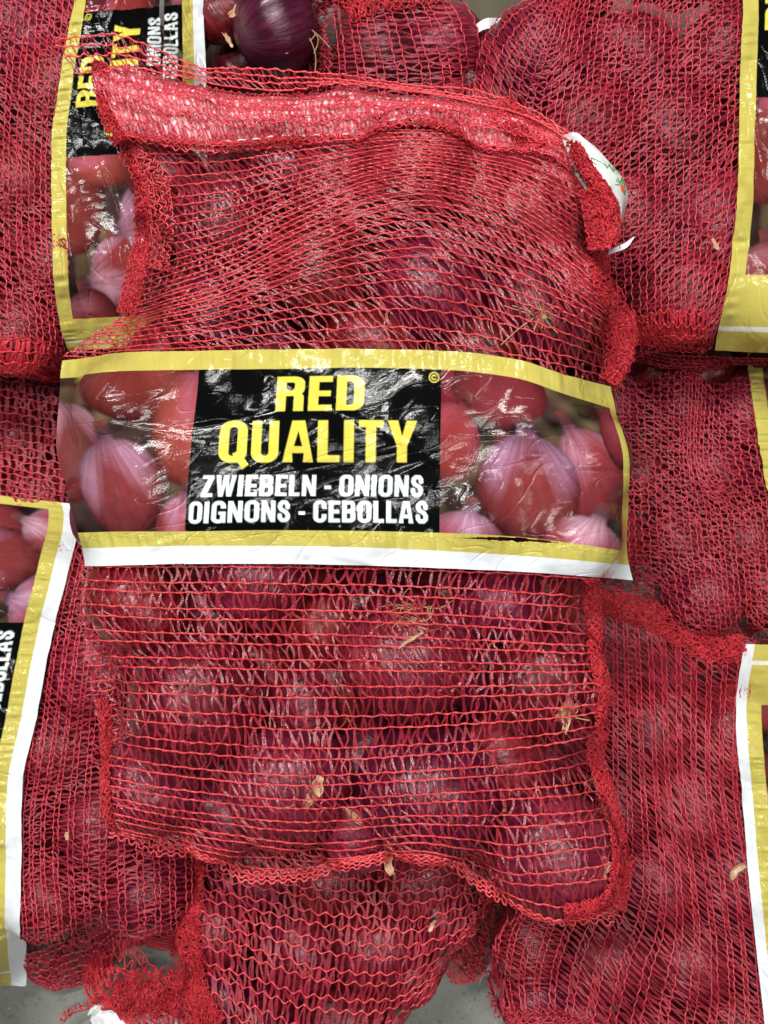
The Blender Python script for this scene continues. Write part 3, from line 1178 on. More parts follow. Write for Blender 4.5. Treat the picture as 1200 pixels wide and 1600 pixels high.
# ------------------------------------------------------------------ upper right bag
def upper_right():
    b = bag('netted onion bag at top right with tall yellow-edged label along its far side')
    zt, z0 = .205, .185
    poly = [(880, -160), (1420, -160), (1420, 548), (850, 560), (730, 330), (730, 210), (742, 100), (758, 50), (800, 10), (850, -20)]
    balls = pack([(x_, min(y_, 505)) for x_, y_ in poly], zt, 'red onion inside the top right netted bag', 'onions inside the top right bag', 1)
    for px, py, r in [(800, 95, .030), (770, 170, .028)]:
        x, y = W(px, py, .15)
        balls.append((float(x), float(y), .150, r, 1.0))
        onion(px, py, .150, r, 'red onion inside the top right netted bag', 'onions inside the top right bag', z0=.15)
    H = Height(poly, z0, .105, balls, sag=6e-5)
    back_net(b, poly, .012, int(z0 * 1000), z0)
    P = Patch([[(732, 330), (734, 210), (746, 100), (762, 50), (800, 10), (850, -20), (880, -160)],
               [(850, 560), (845, 300), (868, 120), (900, -20), (930, -160)],
               [(960, 560), (955, 300), (965, 120), (975, -20), (985, -160)],
               [(1060, 545), (1065, 300), (1068, 120), (1072, -20), (1080, -160)],
               [(1110, 545), (1148, 400), (1168, 200), (1176, 0), (1182, -160)]])
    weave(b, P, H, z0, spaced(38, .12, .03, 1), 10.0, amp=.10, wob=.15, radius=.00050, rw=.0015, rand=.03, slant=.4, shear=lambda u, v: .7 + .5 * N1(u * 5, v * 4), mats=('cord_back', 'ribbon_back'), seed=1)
    # turned-up hem along its foot
    hem = Patch([[(925, 488), (1000, 492), (1060, 494), (1104, 492)], [(930, 512), (1000, 518), (1060, 522), (1102, 520)], [(935, 528), (1000, 536), (1060, 546), (1100, 548)]])
    weave(b, hem, H, z0, spaced(4, 0, .1, 2), 6.5, amp=.2, wob=.6, radius=.0006, rw=.0016, slant=.4, mats=('seam', 'seam_ribbon'), seed=2, lift=.004, names=('hem_cords', 'hem_ribbons'))
    frill(b, [(930, 520), (1000, 527), (1060, 536), (1098, 540)], 30, H, z0, 420, 3, .003, 'hem', arch=.002)
    # underside seen below the hem
    und = Patch([[(930, 540), (1000, 548), (1080, 556), (1200, 560), (1360, 560)], [(925, 552), (1000, 556), (1080, 572), (1150, 562), (1360, 572)], [(930, 558), (1000, 552), (1100, 574), (1200, 556), (1360, 566)]])
    film = weave(b, und, FLAT(.10), .10, spaced(9, 0, .1, 3), 6, amp=.15, radius=.0005, rw=.0015, mats=('cord_back', 'ribbon_back'), seed=4, names=('underside_cords', 'underside_ribbons'), zf=lambda u, v: -.05 * v)
    us = [-100, 20, 150, 298, 427, 688, 900, 1010]
    ys = [548, 424, 290, 152, 48, -160, -330, -410]
    xl = [1116, 1140, 1152, 1156, 1159, 1163, 1168, 1170]
    rows = []
    for v, yy in zip(PV, PVY):
        rows.append([(x + (yy - 546) * .86, y + (6 if y > 500 else 0) * v * 2) for x, y in zip(xl, ys)])
    HL = H.blurred(60, .004)
    label_sheet('label_band', Patch(rows, PV, us), HL, z0, b, 460, 200, seed=1, wrink=1.3)


upper_right()


# ------------------------------------------------------------------ upper left bag
def upper_left():
    b = bag('netted onion bag at top left, its label half covered by the front bag')
    zt, z0 = .190, .175
    poly = [(-170, -170), (332, -170), (330, 300), (300, 520), (110, 562), (-170, 575)]
    balls = pack(poly, zt, 'red onion inside the top left netted bag', 'onions inside the top left bag', 2)
    H = Height(poly, z0, .11, balls, sag=6e-5)
    back_net(b, poly, .012, int(z0 * 1000), z0)
    P = Patch([[(-170, 575), (-165, 300), (-160, -170)], [(-60, 575), (-60, 300), (-45, -170)], [(40, 572), (25, 300), (50, -170)], [(122, 560), (100, 300), (120, 0), (150, -170)]])
    weave(b, P, H, z0, spaced(25, .12, .03, 4), 9.5, amp=.11, wob=.15, radius=.0005, rw=.0015, rand=.035, slant=.4, shear=-.8, mats=('cord_back', 'ribbon_back'), seed=11)
    hem = Patch([[(-170, 528), (-60, 528), (30, 530), (100, 545)], [(-170, 560), (-60, 558), (30, 560), (96, 570)], [(-170, 590), (-60, 585), (30, 586), (92, 594)]])
    weave(b, hem, H, z0, spaced(4, 0, .1, 5), 10, amp=.1, wob=.4, radius=.0007, rw=.0022, slant=.35, mats=('seam', 'seam_ribbon'), seed=12, lift=.003, names=('hem_cords', 'hem_ribbons'), per=3)
    frill(b, [(-160, 580), (-60, 576), (30, 578), (92, 585)], 24, H, z0, 300, 13, .003, 'hem', arch=.002)
    us = [-100, 14, 120, 298, 500, 688, 850, 1010]
    yl = [548, 500, 400, 248, 130, 22, -90, -200]
    xl = [106, 92, 82, 80, 92, 112, 128, 142]
    xr = [330, 322, 322, 324, 322, 318, 322, 330]
    yr = [540, 490, 390, 232, 115, 5, -110, -220]
    rows = []
    for v, yy in zip(PV, PVY):
        f = (yy - 546) / (884 - 546)
        f = f ** .97
        rows.append([(a + (c - a) * f, p + (q - p) * f) for a, c, p, q in zip(xl, xr, yl, yr)])
    HL = H.blurred(120, .004)
    label_sheet('label_band', Patch(rows, PV, us), HL, z0, b, 520, 230, seed=2, wrink=1.5,
                hole=lambda X, Y: ((X > 560) & (np.abs(Y - 776 + (X - 640) * .02) < 7.0 * np.clip((X - 560) / 90, 0, 1))))


upper_left()


# ------------------------------------------------------------------ upper middle bag
def upper_middle():
    b = bag('netted onion bag at the top edge, behind the front bag\'s folded mouth')
    zt, z0 = .175, .16
    poly = [(488, -170), (768, -170), (775, 60), (752, 240), (488, 240)]
    balls = []
    for k, (px, py, r) in enumerate([(600, 85, .040), (690, 70, .033), (540, -50, .034), (630, -60, .036), (690, 190, .032), (560, 200, .034)]):
        x, y = W(px, py, z0 - .02)
        balls.append((float(x), float(y), zt - r, r, 1.0))
        onion(px, py, zt - r, r, 'red onion inside the netted bag at the middle of the top edge', 'onions inside the top middle bag', z0=z0 - .02)
    H = Height(poly, z0, .10, balls)
    back_net(b, poly, .012, int(z0 * 1000), z0)
    P = Patch([[(492, 240), (486, 130), (478, 60), (470, 0), (468, -160)],
               [(545, 240), (540, 130), (530, 40), (525, -20), (520, -160)],
               [(610, 240), (606, 130), (590, 40), (580, -20), (575, -160)],
               [(690, 240), (685, 130), (665, 40), (640, -20), (630, -160)],
               [(745, 240), (752, 130), (748, 60), (722, 0), (690, -160)]])
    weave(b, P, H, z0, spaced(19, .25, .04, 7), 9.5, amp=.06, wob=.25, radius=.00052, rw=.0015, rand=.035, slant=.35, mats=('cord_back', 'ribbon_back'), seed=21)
    # gathered net edge where it is torn, and a scrap of white film by the bag beside it
    frill(b, [(515, -60), (500, 0), (497, 50), (505, 100), (500, 135)], 26, H, z0, 160, 22, .006, 'torn_net_edge', mats=('cord_back', 'ribbon_back'), cords=3)
    frill(b, [(540, 22), (580, 4), (640, -6), (690, -14)], 40, H, z0, 360, 23, .006, 'gathered_net', cords=5)
    fp = Patch([[(744, 38), (770, 28), (786, 22)], [(746, 52), (772, 44), (782, 36)]])
    film_patch('white_film_scrap', fp, FLAT(.165), .165, b, M['white'], 14, 8, zf=lambda u, v: .004 * np.sin(u * 5))


upper_middle()

# the bare onion in the torn gap, and what lies deeper
tr = tag(onion(432, 40, .125, .0385, 'bare glossy purple onion showing in the dark gap above the front bag', rot=(1.9, .35, 2.2), variant=1), cat='onion')
tr.color = (.42, .75, 1.15, 1)
roots(tr, (.5, -1, .6), 5, .018, 71, at=(tr.location.x + .030, tr.location.y - .016, tr.location.z + .020), spread=.7, name='dry_skin_threads')
o2 = onion(352, 18, .105, .030, 'dull red onion with dry neck beside the bare purple one', rot=(2.2, -.5, .4), variant=0)
onion(380, 105, .050, .036, 'onion added to darken the gap under the bare purple one')  # this onion and the next are added low down to darken the gap
onion(470, 120, .055, .034, 'onion added to darken the gap by the top middle bag')
onion(345, -70, .12, .036, 'onion above the torn gap, beyond the top edge')
onion(440, -75, .12, .038, 'onion behind the bare purple one, beyond the top edge')
fl_g = Geo()


def flake(px, py, z, length, width, ang, label, curl=.3, mat='flake', seed=0):
    """a curled chip of dry onion skin"""
    g = np.random.default_rng(seed + 77)
    x, y = W(px, py, z)
    nu, nv = 9, 6
    U, V = np.meshgrid(np.linspace(-1, 1, nu), np.linspace(-1, 1, nv))
    wv = width / 2 * (1 - .55 * np.abs(U) ** 1.7) * (1 + .22 * g.normal(0, 1, (1, nu)))
    lx = U * length / 2
    ly = V * wv + .12 * width * np.sin(U * 3 + seed)
    lz = curl * width * V * V + .10 * length * U * U + g.normal(0, .04 * width, U.shape)
    ca, sa = math.cos(ang), math.sin(ang)
    P = np.stack([x + lx * ca - ly * sa, y + lx * sa + ly * ca, z + lz], -1)
    idx = np.arange(nu * nv).reshape(nv, nu)
    q = np.stack([idx[:-1, :-1], idx[:-1, 1:], idx[1:, 1:], idx[1:, :-1]], -1).reshape(-1, 4)
    o = mesh_np('onion_skin_flake', P, q, M[mat], None, True)
    sm = o.modifiers.new('thickness', 'SOLIDIFY')
    sm.thickness = .0003
    tag(o, label, 'onion skin', 'loose flakes of onion skin')
    return o


flake(372, 18, .142, .016, .007, .5, 'pale torn skin flake beside the bare purple onion', seed=1)
flake(356, 62, .120, .016, .003, -1.0, 'thin tan skin shred hanging in the dark gap', seed=2)
flake(1117, 382, .205, .009, .003, -1.0, 'small tan skin chip on the top right bag', seed=3)


# ------------------------------------------------------------------ middle left bag
def middle_left():
    b = bag('netted onion bag at the left edge, squeezed beneath the top left bag')
    zt, z0 = .080, .07
    poly = [(-170, 560), (330, 560), (330, 810), (150, 815), (-170, 790)]
    balls = pack(poly, zt, 'red onion inside the squeezed bag at the left edge', 'onions inside the middle left bag', 3, .030, .036, inset=.3)
    H = Height(poly, z0, .035, balls)
    back_net(b, poly, .012, int(z0 * 1000), z0)
    P = Patch([[(-170, 570), (-40, 578), (60, 592), (180, 610)], [(-170, 650), (-40, 655), (60, 668), (180, 690)], [(-170, 720), (-40, 724), (60, 742), (180, 770)], [(-170, 775), (-40, 780), (60, 795), (180, 820)]])
    weave(b, P, H, z0, spaced(19, .1, .05, 9), 12.0, amp=.13, wob=.2, radius=.00065, rw=.0026, rand=.035, slant=.25, mats=('cord_back', 'ribbon_back'), seed=31)


middle_left()


# ------------------------------------------------------------------ middle right bag
def middle_right():
    b = bag('netted onion bag in the shaded gap under the top right bag')
    zt, z0 = .095, .085
    poly = [(860, 590), (1450, 582), (1450, 965), (1080, 955), (1000, 925), (860, 900)]
    balls = pack(poly, zt, 'onion added to darken the slot under the top right bag', 'onions inside the middle right bag', 4, .030, .036, inset=.25)
    for px in (955, 1030, 1108, 1185):  # bare onions outside the net, added to darken the slot below the overhang
        onion(px, 582, .022, .031, 'onion added to darken the slot under the top right bag', 'onions inside the middle right bag', z0=.04)
    H = Height(poly, z0, .040, balls)
    back_net(b, poly, .012, int(z0 * 1000), z0)
    P = Patch([[(880, 990), (890, 800), (900, 582)], [(985, 990), (980, 800), (970, 582)], [(1085, 995), (1065, 800), (1060, 700), (1062, 582)], [(1150, 1000), (1135, 800), (1105, 700), (1110, 582)], [(1225, 1000), (1210, 800), (1195, 700), (1180, 582)]])
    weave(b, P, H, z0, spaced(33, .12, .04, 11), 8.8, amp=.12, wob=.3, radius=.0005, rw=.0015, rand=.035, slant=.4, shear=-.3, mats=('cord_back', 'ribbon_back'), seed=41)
    us = [-100, 20, 298, 688, 1010]
    ys = [1000, 930, 760, 590, 430]
    ys = [480, 575, 640, 720, 800]
    us = [1010, 900, 700, 500, 300]
    us2, ys2, xl2 = us[::-1], ys[::-1], [1206, 1190, 1178, 1170, 1164]
    rows = [[(x + (yy - 546) * .78, y) for x, y in zip(xl2, ys2)] for yy in PVY]
    label_sheet('label_band', Patch(rows, PV, us2), H.blurred(60, .004), z0, b, 160, 90, seed=5, wrink=1.4)


middle_right()


# ------------------------------------------------------------------ lower right bag
def lower_right():
    b = bag('netted onion bag at lower right with white and yellow label edge, standing on concrete')
    zt, z0 = .150, .135
    poly = [(800, 960), (1430, 950), (1430, 1760), (1180, 1720), (1000, 1640), (900, 1588), (784, 1590), (764, 1510), (800, 1400)]
    poly = grow(poly, 1.07)
    balls = pack(grow([(790, 975), (1000, 985), (1080, 1030), (1430, 1030), (1430, 1740), (1160, 1700), (1000, 1640), (900, 1600), (775, 1600), (770, 1510), (780, 1400)], 1.05), zt, 'red onion inside the lower right netted bag', 'onions inside the lower right bag', 5)
    for px, py, r in [(828, 1470, .032), (838, 1560, .030), (905, 1590, .030)]:
        x, y = W(px, py, .11)
        balls.append((float(x), float(y), .112, r, 1.0))
        onion(px, py, .112, r, 'red onion inside the lower right netted bag', 'onions inside the lower right bag', z0=.11)
    H = Height(poly, z0, lambda x, y: .065 - .03 * (y < -.30), balls, sag=6e-5)
    back_net(b, poly, .012, int(z0 * 1000), z0)
    P = Patch([[(840, 960), (815, 1250), (800, 1400), (764, 1500), (784, 1592)],
               [(935, 960), (925, 1250), (890, 1420), (855, 1510), (850, 1590)],
               [(1000, 965), (1010, 1200), (1020, 1400), (985, 1520), (960, 1640)],
               [(1085, 1000), (1085, 1200), (1110, 1400), (1120, 1540), (1100, 1700)],
               [(1178, 1000), (1165, 1200), (1190, 1400), (1205, 1540), (1215, 1720)]])
    weave(b, P, H, z0, spaced(31, .32, .03, 13), 9.5, amp=.06, wob=.18, radius=.00055, rw=.0015, rand=.035, slant=.35, shear=lambda u, v: 1.0 + .4 * N1(u * 6, v * 5), mats=('cord_back', 'ribbon_back'), seed=51)
    seam = [(905, 930), (945, 938), (1000, 956), (1045, 975), (1080, 1000), (1120, 1012), (1160, 1010)]
    frill(b, seam, 46, H, z0, 1100, 52, .006, 'top_seam', cords=6, arch=.006)
    frill(b, [(772, 1510), (775, 1560), (795, 1590), (860, 1588), (920, 1602), (990, 1640)], 22, H, z0, 420, 53, .004, 'bottom_seam', mats=('cord_back', 'ribbon_back'), cords=3)
    us = [-100, 20, 298, 500, 688, 1010]
    ys = [1006, 1104, 1262, 1400, 1530, 1760]
    xb = [1162, 1150, 1161, 1173, 1187, 1215]
    rows = []
    for v, yy in zip(PV, PVY):
        d = (884 - yy)
        rows.append([(x + (d * .62 if d < 28 else 17 + (d - 28) * .86), y + d * .02) for x, y in zip(xb, ys)])
    label_sheet('label_band', Patch(rows, PV, us), H.blurred(70, .0045), z0, b, 460, 200, seed=6, wrink=1.2)


lower_right()


# ------------------------------------------------------------------ lower left bag
def lower_left():
    b = bag('netted onion bag at lower left with slanting label reading CEBOLLAS upward')
    zt, z0 = .150, .135
    poly = [(-170, 775), (330, 780), (335, 1475), (240, 1490), (120, 1515), (30, 1540), (-170, 1590)]
    poly = grow(poly, 1.035)
    balls = pack([(-160, 800), (320, 800), (320, 1455), (200, 1470), (100, 1500), (-160, 1570)], zt, 'red onion inside the lower left netted bag', 'onions inside the lower left bag', 6)
    H = Height(poly, z0, lambda x, y: .07 - .045 * (y < -.30), balls, sag=6e-5)
    back_net(b, poly, .012, int(z0 * 1000), z0)
    P = Patch([[(118, 785), (62, 960), (34, 1120), (16, 1320), (24, 1515)],
               [(150, 785), (110, 960), (85, 1150), (65, 1320), (80, 1500)],
               [(200, 785), (160, 1000), (140, 1200), (135, 1330), (140, 1485)],
               [(260, 785), (235, 1000), (220, 1200), (220, 1330), (225, 1462)],
               [(330, 785), (310, 1000), (305, 1200), (300, 1330), (302, 1445)]])
    weave(b, P, H, z0, spaced(26, .30, .03, 15), 9.5, amp=.08, wob=.15, radius=.00055, rw=.0015, rand=.035, slant=.4, shear=lambda u, v: .3 + .4 * N1(u * 6, v * 5), mats=('cord_back', 'ribbon_back'), seed=61)
    # limp bottom hem lying on the floor
    HF = FLAT(.004)
    hem = Patch([[(34, 1474), (95, 1460), (150, 1440), (200, 1420), (250, 1412), (302, 1415)],
                 [(46, 1532), (95, 1528), (150, 1508), (185, 1476), (240, 1466), (288, 1476)],
                 [(46, 1552), (95, 1562), (142, 1546), (168, 1514), (212, 1490), (264, 1502)]])
    Hh = lambda x, y: np.full(np.shape(x), .012, float)
    weave(b, hem, Hh, .03, spaced(11, .1, .1, 16), 7.0, amp=.12, wob=.4, radius=.0005, rw=.0020, slant=.5, mats=('cord_back', 'ribbon_back'), seed=62, names=('hem_cords', 'hem_ribbons'), rand=.3,
          zf=lambda u, v: .045 * (1 - v) ** 1.6 + .004 * np.sin(u * 16))
    us = [-100, 20, 298, 487, 688, 800, 962, 1000]
    ys = [1545, 1470, 1246, 1116, 972, 895, 808, 788]
    xb = [38, 32, 34, 58, 86, 106, 124, 120]
    rows = []
    for v, yy in zip(PV, PVY):
        d = (884 - yy)
        rows.append([(x - d * .88, y - d * .10 if y < 900 else y) for x, y in zip(xb, ys)])
    label_sheet('label_band', Patch(rows, PV, us), H.blurred(70, .005), z0, b, 520, 200, seed=7, wrink=1.5)


lower_left()


# ------------------------------------------------------------------ bottom middle bag
def bottom_middle():
    b = bag('netted onion bag at the bottom edge with wavy honeycomb mesh and loose torn tail')
    zt, z0 = .150, .135
    poly = [(290, 1300), (820, 1300), (800, 1390), (745, 1490), (640, 1600), (560, 1760), (320, 1740), (285, 1560)]
    poly = grow(poly, 1.06)
    balls = pack(grow([(300, 1290), (840, 1290), (800, 1390), (710, 1480), (610, 1600), (540, 1740), (320, 1740), (300, 1560)], 1.04), zt, 'red onion inside the bottom middle netted bag', 'onions inside the bottom middle bag', 8)
    for px, py, r in [(338, 1455, .030), (345, 1560, .030), (688, 1425, .030), (628, 1515, .030), (560, 1600, .030)]:
        x, y = W(px, py, .11)
        balls.append((float(x), float(y), .108, r, 1.0))
        onion(px, py, .108, r, 'red onion inside the bottom middle netted bag', 'onions inside the bottom middle bag', z0=.11)
    H = Height(poly, z0, lambda x, y: .07 - .03 * (y < -.33), balls)
    back_net(b, poly, .012, int(z0 * 1000), z0)
    P = Patch([[(296, 1300), (400, 1310), (520, 1325), (640, 1325), (740, 1312), (815, 1310)],
               [(300, 1360), (400, 1378), (520, 1398), (640, 1402), (730, 1388), (800, 1375)],
               [(304, 1440), (400, 1462), (520, 1492), (620, 1500), (700, 1478), (765, 1440)],
               [(306, 1530), (400, 1560), (480, 1590), (580, 1595), (650, 1560), (715, 1515)],
               [(312, 1640), (400, 1680), (470, 1720), (540, 1720), (590, 1670), (640, 1605)],
               [(316, 1740), (380, 1755), (450, 1765), (500, 1765), (540, 1750), (570, 1720)]])
    weave(b, P, H, z0, spaced(23, .12, .04, 17), 11.5, amp=.15, alt=True, wob=.2, radius=.0006, rw=.0021, rand=.04, slant=.3, shear=.2, mats=('cord', 'ribbon_back'), seed=71)
    frill(b, [(298, 1310), (292, 1360), (288, 1420), (290, 1480), (300, 1545), (330, 1600)], 52, H, z0, 1700, 72, .006, 'side_seam', cords=6, arch=.006)
    frill(b, [(800, 1350), (775, 1420), (745, 1485), (720, 1520)], 60, H, z0, 700, 73, .008, 'right_gather', mats=('cord', 'ribbon'), cords=5, lift=-.002)
    # limp corner hanging to the floor at its right
    cor = Patch([[(690, 1500), (730, 1490), (765, 1440)], [(700, 1530), (735, 1525), (762, 1490)], [(710, 1545), (738, 1542), (748, 1505)]])
    weave(b, cor, FLAT(.03), .04, spaced(7, 0, .1, 3), 6, amp=.1, radius=.0005, rw=.0015, mats=('cord_back', 'seam_ribbon'), seed=74, names=('corner_cords', 'corner_ribbons'), rand=.3)
    # loose torn mouth on the floor, with a white film strip
    tail = Patch([[(135, 1490), (165, 1502), (230, 1515), (310, 1520)], [(130, 1530), (180, 1545), (240, 1550), (330, 1575)], [(150, 1565), (200, 1580), (260, 1590), (340, 1630)], [(170, 1590), (220, 1605), (280, 1640), (340, 1690)]])
    TH = lambda x, y: .035 + .012 * N1(x * 45, y * 45) + .008 * N2(x * 110, y * 110)
    weave(b, tail, TH, .04, spaced(11, .1, .15, 18), 6.5, amp=.22, wob=1.2, radius=.0006, rw=.0018, slant=.6, mats=('seam', 'seam_ribbon'), seed=75, names=('tail_cords', 'tail_ribbons'), rand=.5, per=3, roll=.9)
    frill(b, [(180, 1545), (230, 1562), (290, 1570), (345, 1600), (400, 1650)], 46, TH, .04, 1100, 76, .010, 'tail_gather', cords=5, arch=.006)
    loop = Patch([[(128, 1500), (150, 1455), (195, 1452), (230, 1505)], [(150, 1520), (165, 1495), (190, 1500), (215, 1525)]])
    weave(b, loop, TH, .05, [0, .45, 1], 9, amp=.1, radius=.00055, rw=.0009, mats=('seam', 'seam_ribbon'), seed=77, names=('loop_cords', 'loop_ribbons'), rand=.3, lift=.008)
    frill(b, [(92, 1600), (110, 1585), (138, 1576), (150, 1560), (140, 1530), (128, 1505)], 9, FLAT(.02), .03, 90, 78, .003, 'frayed_end', cords=2)
    fp = Patch([[(138, 1578), (165, 1566), (200, 1580), (260, 1592), (340, 1640)], [(142, 1600), (165, 1620), (220, 1650), (280, 1690), (340, 1740)]])
    film_patch('white_film_strip', fp, FLAT(.026), .03, b, M['white'], 60, 24, zf=lambda u, v: .008 * N1(u * 9, v * 4) + .004 * N2(u * 24, v * 9))
    f2 = Patch([[(752, 1500), (768, 1480), (778, 1455)], [(748, 1542), (762, 1530), (770, 1540)]])
    film_patch('white_film_corner', f2, FLAT(.012), .02, b, M['white'], 12, 10, zf=lambda u, v: .004 * N1(u * 9, v * 4) + .03 * (1 - v))


bottom_middle()

# ------------------------------------------------------------------ the front bag
FZ0 = .27
FRONT = [
    # px, py, r, top z, label
    (650, 262, .036, .288, 'onion with a bright highlight just under the front bag\'s folded mouth'),
    (345, 345, .037, .270, 'onion at upper left of the front bag beneath loose sagging mesh'),
    (825, 325, .038, .282, 'onion at upper right of the front bag near the white tag'),
    (500, 405, .038, .278, 'onion in the middle of the front bag above the letter R'),
    (675, 440, .038, .284, 'onion above the word QUALITY\'s end, one row over the label'),
    (855, 470, .039, .282, 'onion with dry brown root patch at the front bag\'s right shoulder'),
    (515, 285, .030, .264, 'small onion left of the bright one near the front bag\'s mouth'),
    (330, 490, .036, .268, 'onion above the left end of the front label'),
    (745, 560, .034, .276, 'onion half under the front label\'s top edge at the right'),
    (580, 545, .034, .272, 'onion half under the front label\'s top edge in the middle'),
    (445, 255, .031, .262, 'small onion tucked under the middle left of the front bag\'s folded mouth'),
    (255, 265, .030, .250, 'small onion in the front bag\'s upper left corner'),
    (205, 948, .036, .276, 'violet onion bulging at the left just below the front label'),
    (395, 905, .034, .272, 'onion peeking out below the letters IGNONS'),
    (300, 1105, .046, .288, 'big onion with white sheen in the left of the front bag\'s lower half'),
    (640, 1035, .045, .292, 'big onion with a straw-coloured root tuft below the front label'),
    (860, 1075, .040, .284, 'onion with dry tan neck at the right side of the lower half'),
    (445, 1235, .042, .276, 'onion with peeling tan skin at the lower left middle'),
    (675, 1245, .046, .280, 'dark purple onion low in the middle of the front bag'),
    (870, 1345, .041, .272, 'onion in the drooping lower right corner of the front bag'),
    (228, 1235, .033, .264, 'reddish onion in the lower left corner of the front bag'),
    (785, 945, .034, .262, 'deep-set onion below the front label\'s torn slit'),
    (510, 985, .032, .250, 'deep-set dark onion left of the root-tufted one'),
    (790, 1195, .036, .258, 'deep-set onion between the tan-necked and the dark purple one'),
    (340, 1285, .030, .252, 'small deep-set onion near the bottom left edge'),
    (560, 1310, .028, .250, 'small onion with a pale scuff by the bottom edge'),
    (470, 1105, .034, .252, 'deep-set onion right of the white-sheened one'),
]
HID = [(190, 640, .036, .276), (350, 610, .037, .278), (500, 690, .040, .284), (660, 670, .040, .285), (820, 665, .040, .284), (920, 720, .034, .272), (250, 770, .040, .282), (410, 790, .038, .282), (570, 825, .038, .282), (740, 800, .040, .284), (890, 835, .037, .278), (160, 800, .030, .262)]


def front_bag():
    b = bag('front netted onion bag on top of the pile with wide RED QUALITY label')
    z0 = FZ0
    balls = []
    made = {}
    for px, py, r, zt, lab in FRONT:
        r, zt = (r * 1.08, zt) if zt > .262 else (r, zt - .008)
        x, y = W(px, py, zt - r * .5)
        balls.append((float(x), float(y), zt - r, r, 1.0))
        made[lab] = onion(px, py, zt - r, r, lab, 'onions inside the front bag', z0=zt - r * .5)
    for px, py, r, zt in HID:
        x, y = W(px, py, zt - r * .5)
        balls.append((float(x), float(y), zt - r, r, 1.0))
        onion(px, py, zt - r, r, 'onion hidden behind the front RED QUALITY label', 'onions behind the front label', z0=zt - r * .5)
    # deeper layer, seen dark between the others
    low = [(px, py) for py in range(300, 1290, 128) for px in range(265 + (py // 128 % 2) * 62, 880, 128)]
    for px, py in low:
        if 560 < py < 880:
            continue
        onion(px + 9 * math.sin(py * 3 + px), py + 9 * math.cos(px), .193, .036, 'dark onion deep inside the front bag under the top layer', 'deeper onions inside the front bag', z0=.22)

    outline = [(185, 190), (640, 196), (890, 215), (935, 320), (950, 450), (985, 500), (968, 600), (990, 720), (992, 900), (940, 930), (935, 1000), (952, 1090), (938, 1180), (975, 1295), (982, 1400),
               (960, 1438), (880, 1446), (815, 1424), (755, 1384), (690, 1348), (600, 1342), (490, 1366), (400, 1372), (300, 1336), (180, 1312), (158, 1270), (155, 1150), (140, 1060), (112, 960), (122, 890), (82, 790), (78, 690), (92, 555), (150, 510), (185, 420), (200, 300)]
    H = Height(outline, z0, lambda x, y: .205 + .03 * (y > .205), balls, iters=620, sag=4.5e-5)

    back_net(b, outline, .158, 7, z0)
    # --- upper half: the mesh is dragged up towards the mouth
    cx = [195, 350, 500, 650, 800, 945]
    tab = [
        [(195, 205), (350, 206), (500, 206), (650, 204), (790, 214), (893, 245)],
        [(226, 318), (350, 306), (500, 266), (650, 238), (800, 262), (928, 322)],
        [(224, 418), (350, 385), (500, 316), (650, 274), (810, 312), (940, 400)],
        [(200, 480), (350, 438), (500, 368), (650, 324), (820, 372), (950, 470)],
        [(150, 518), (330, 488), (490, 438), (650, 414), (820, 454), (975, 530)],
        [(100, 556), (300, 556), (480, 556), (660, 560), (830, 582), (968, 606)]]
    up = Patch(tab)
    weave(b, up, H, z0, spaced(33, .16, .03, 21), 13.5, amp=.05, wob=.12, radius=.00056, rw=.0016, slant=.35, shear=lambda u, v: .5 + 1.3 * np.clip(1 - np.abs(u - .5) * 2.0, 0, 1) * np.clip(v * 1.6, 0, 1) + .25 * N1(u * 6, v * 5), mats=('cord', 'ribbon'), seed=81, rand=.035, braid=True, sub=8)
    # --- lower half
    lo = Patch([
        [(128, 872), (300, 870), (500, 872), (700, 876), (860, 882), (945, 888)],
        [(116, 940), (280, 948), (470, 950), (660, 956), (840, 968), (932, 975)],
        [(140, 1060), (300, 1062), (480, 1066), (660, 1066), (840, 1066), (945, 1062)],
        [(160, 1150), (310, 1168), (480, 1178), (660, 1170), (830, 1158), (938, 1140)],
        [(158, 1240), (310, 1268), (480, 1282), (660, 1272), (830, 1270), (965, 1255)],
        [(160, 1290), (310, 1322), (480, 1346), (660, 1330), (820, 1368), (976, 1350)],
        [(180, 1312), (300, 1337), (400, 1371), (490, 1364), (600, 1342), (690, 1348), (755, 1384), (815, 1422), (880, 1444), (970, 1430)]],
        vs=[0, .14, .36, .54, .74, .90, 1])
    v = spaced(28, .22, .03, 22)
    weave(b, lo, H, z0, v, 14.0, amp=.032, wob=.10, radius=.00062, rw=.0018, slant=.42, shear=lambda u, v: .35 * N1(u * 5, v * 4) + .2, mats=('cord', 'ribbon'), seed=82, rand=.03, braid=True, sub=8, names=('net_cords', 'net_ribbons'))
    # rolled lower edge: two cords run together along it
    G = Geo()
    e = resample([(166, 1305), (230, 1326), (300, 1338), (400, 1372), (490, 1366), (600, 1343), (690, 1349), (755, 1386), (815, 1425), (880, 1447), (960, 1436)], 300)
    for k, off in enumerate((0, 6, -7)):
        x, y = W(e[:, 0], e[:, 1] + off + 2.2 * np.where(np.arange(300) % 6 < 3, 1, -1), z0)
        x, y, zz = lay(e[:, 0], e[:, 1] + off + 2.2 * np.where(np.arange(300) % 6 < 3, 1, -1), z0, H)
        G.tubes(np.stack([x, y, zz + .0015], -1)[None], .0007, 5)
    G.build('bottom_fold_cords', M['cord'], b)
    # side of the net falling away under the front edge
    sk = Patch([[(160, 1296), (300, 1334), (400, 1368), (490, 1362), (600, 1340), (690, 1346), (755, 1382), (815, 1420), (880, 1442), (972, 1426)],
                [(190, 1290), (300, 1320), (400, 1345), (490, 1340), (600, 1320), (690, 1325), (755, 1360), (815, 1390), (880, 1405), (950, 1400)]])
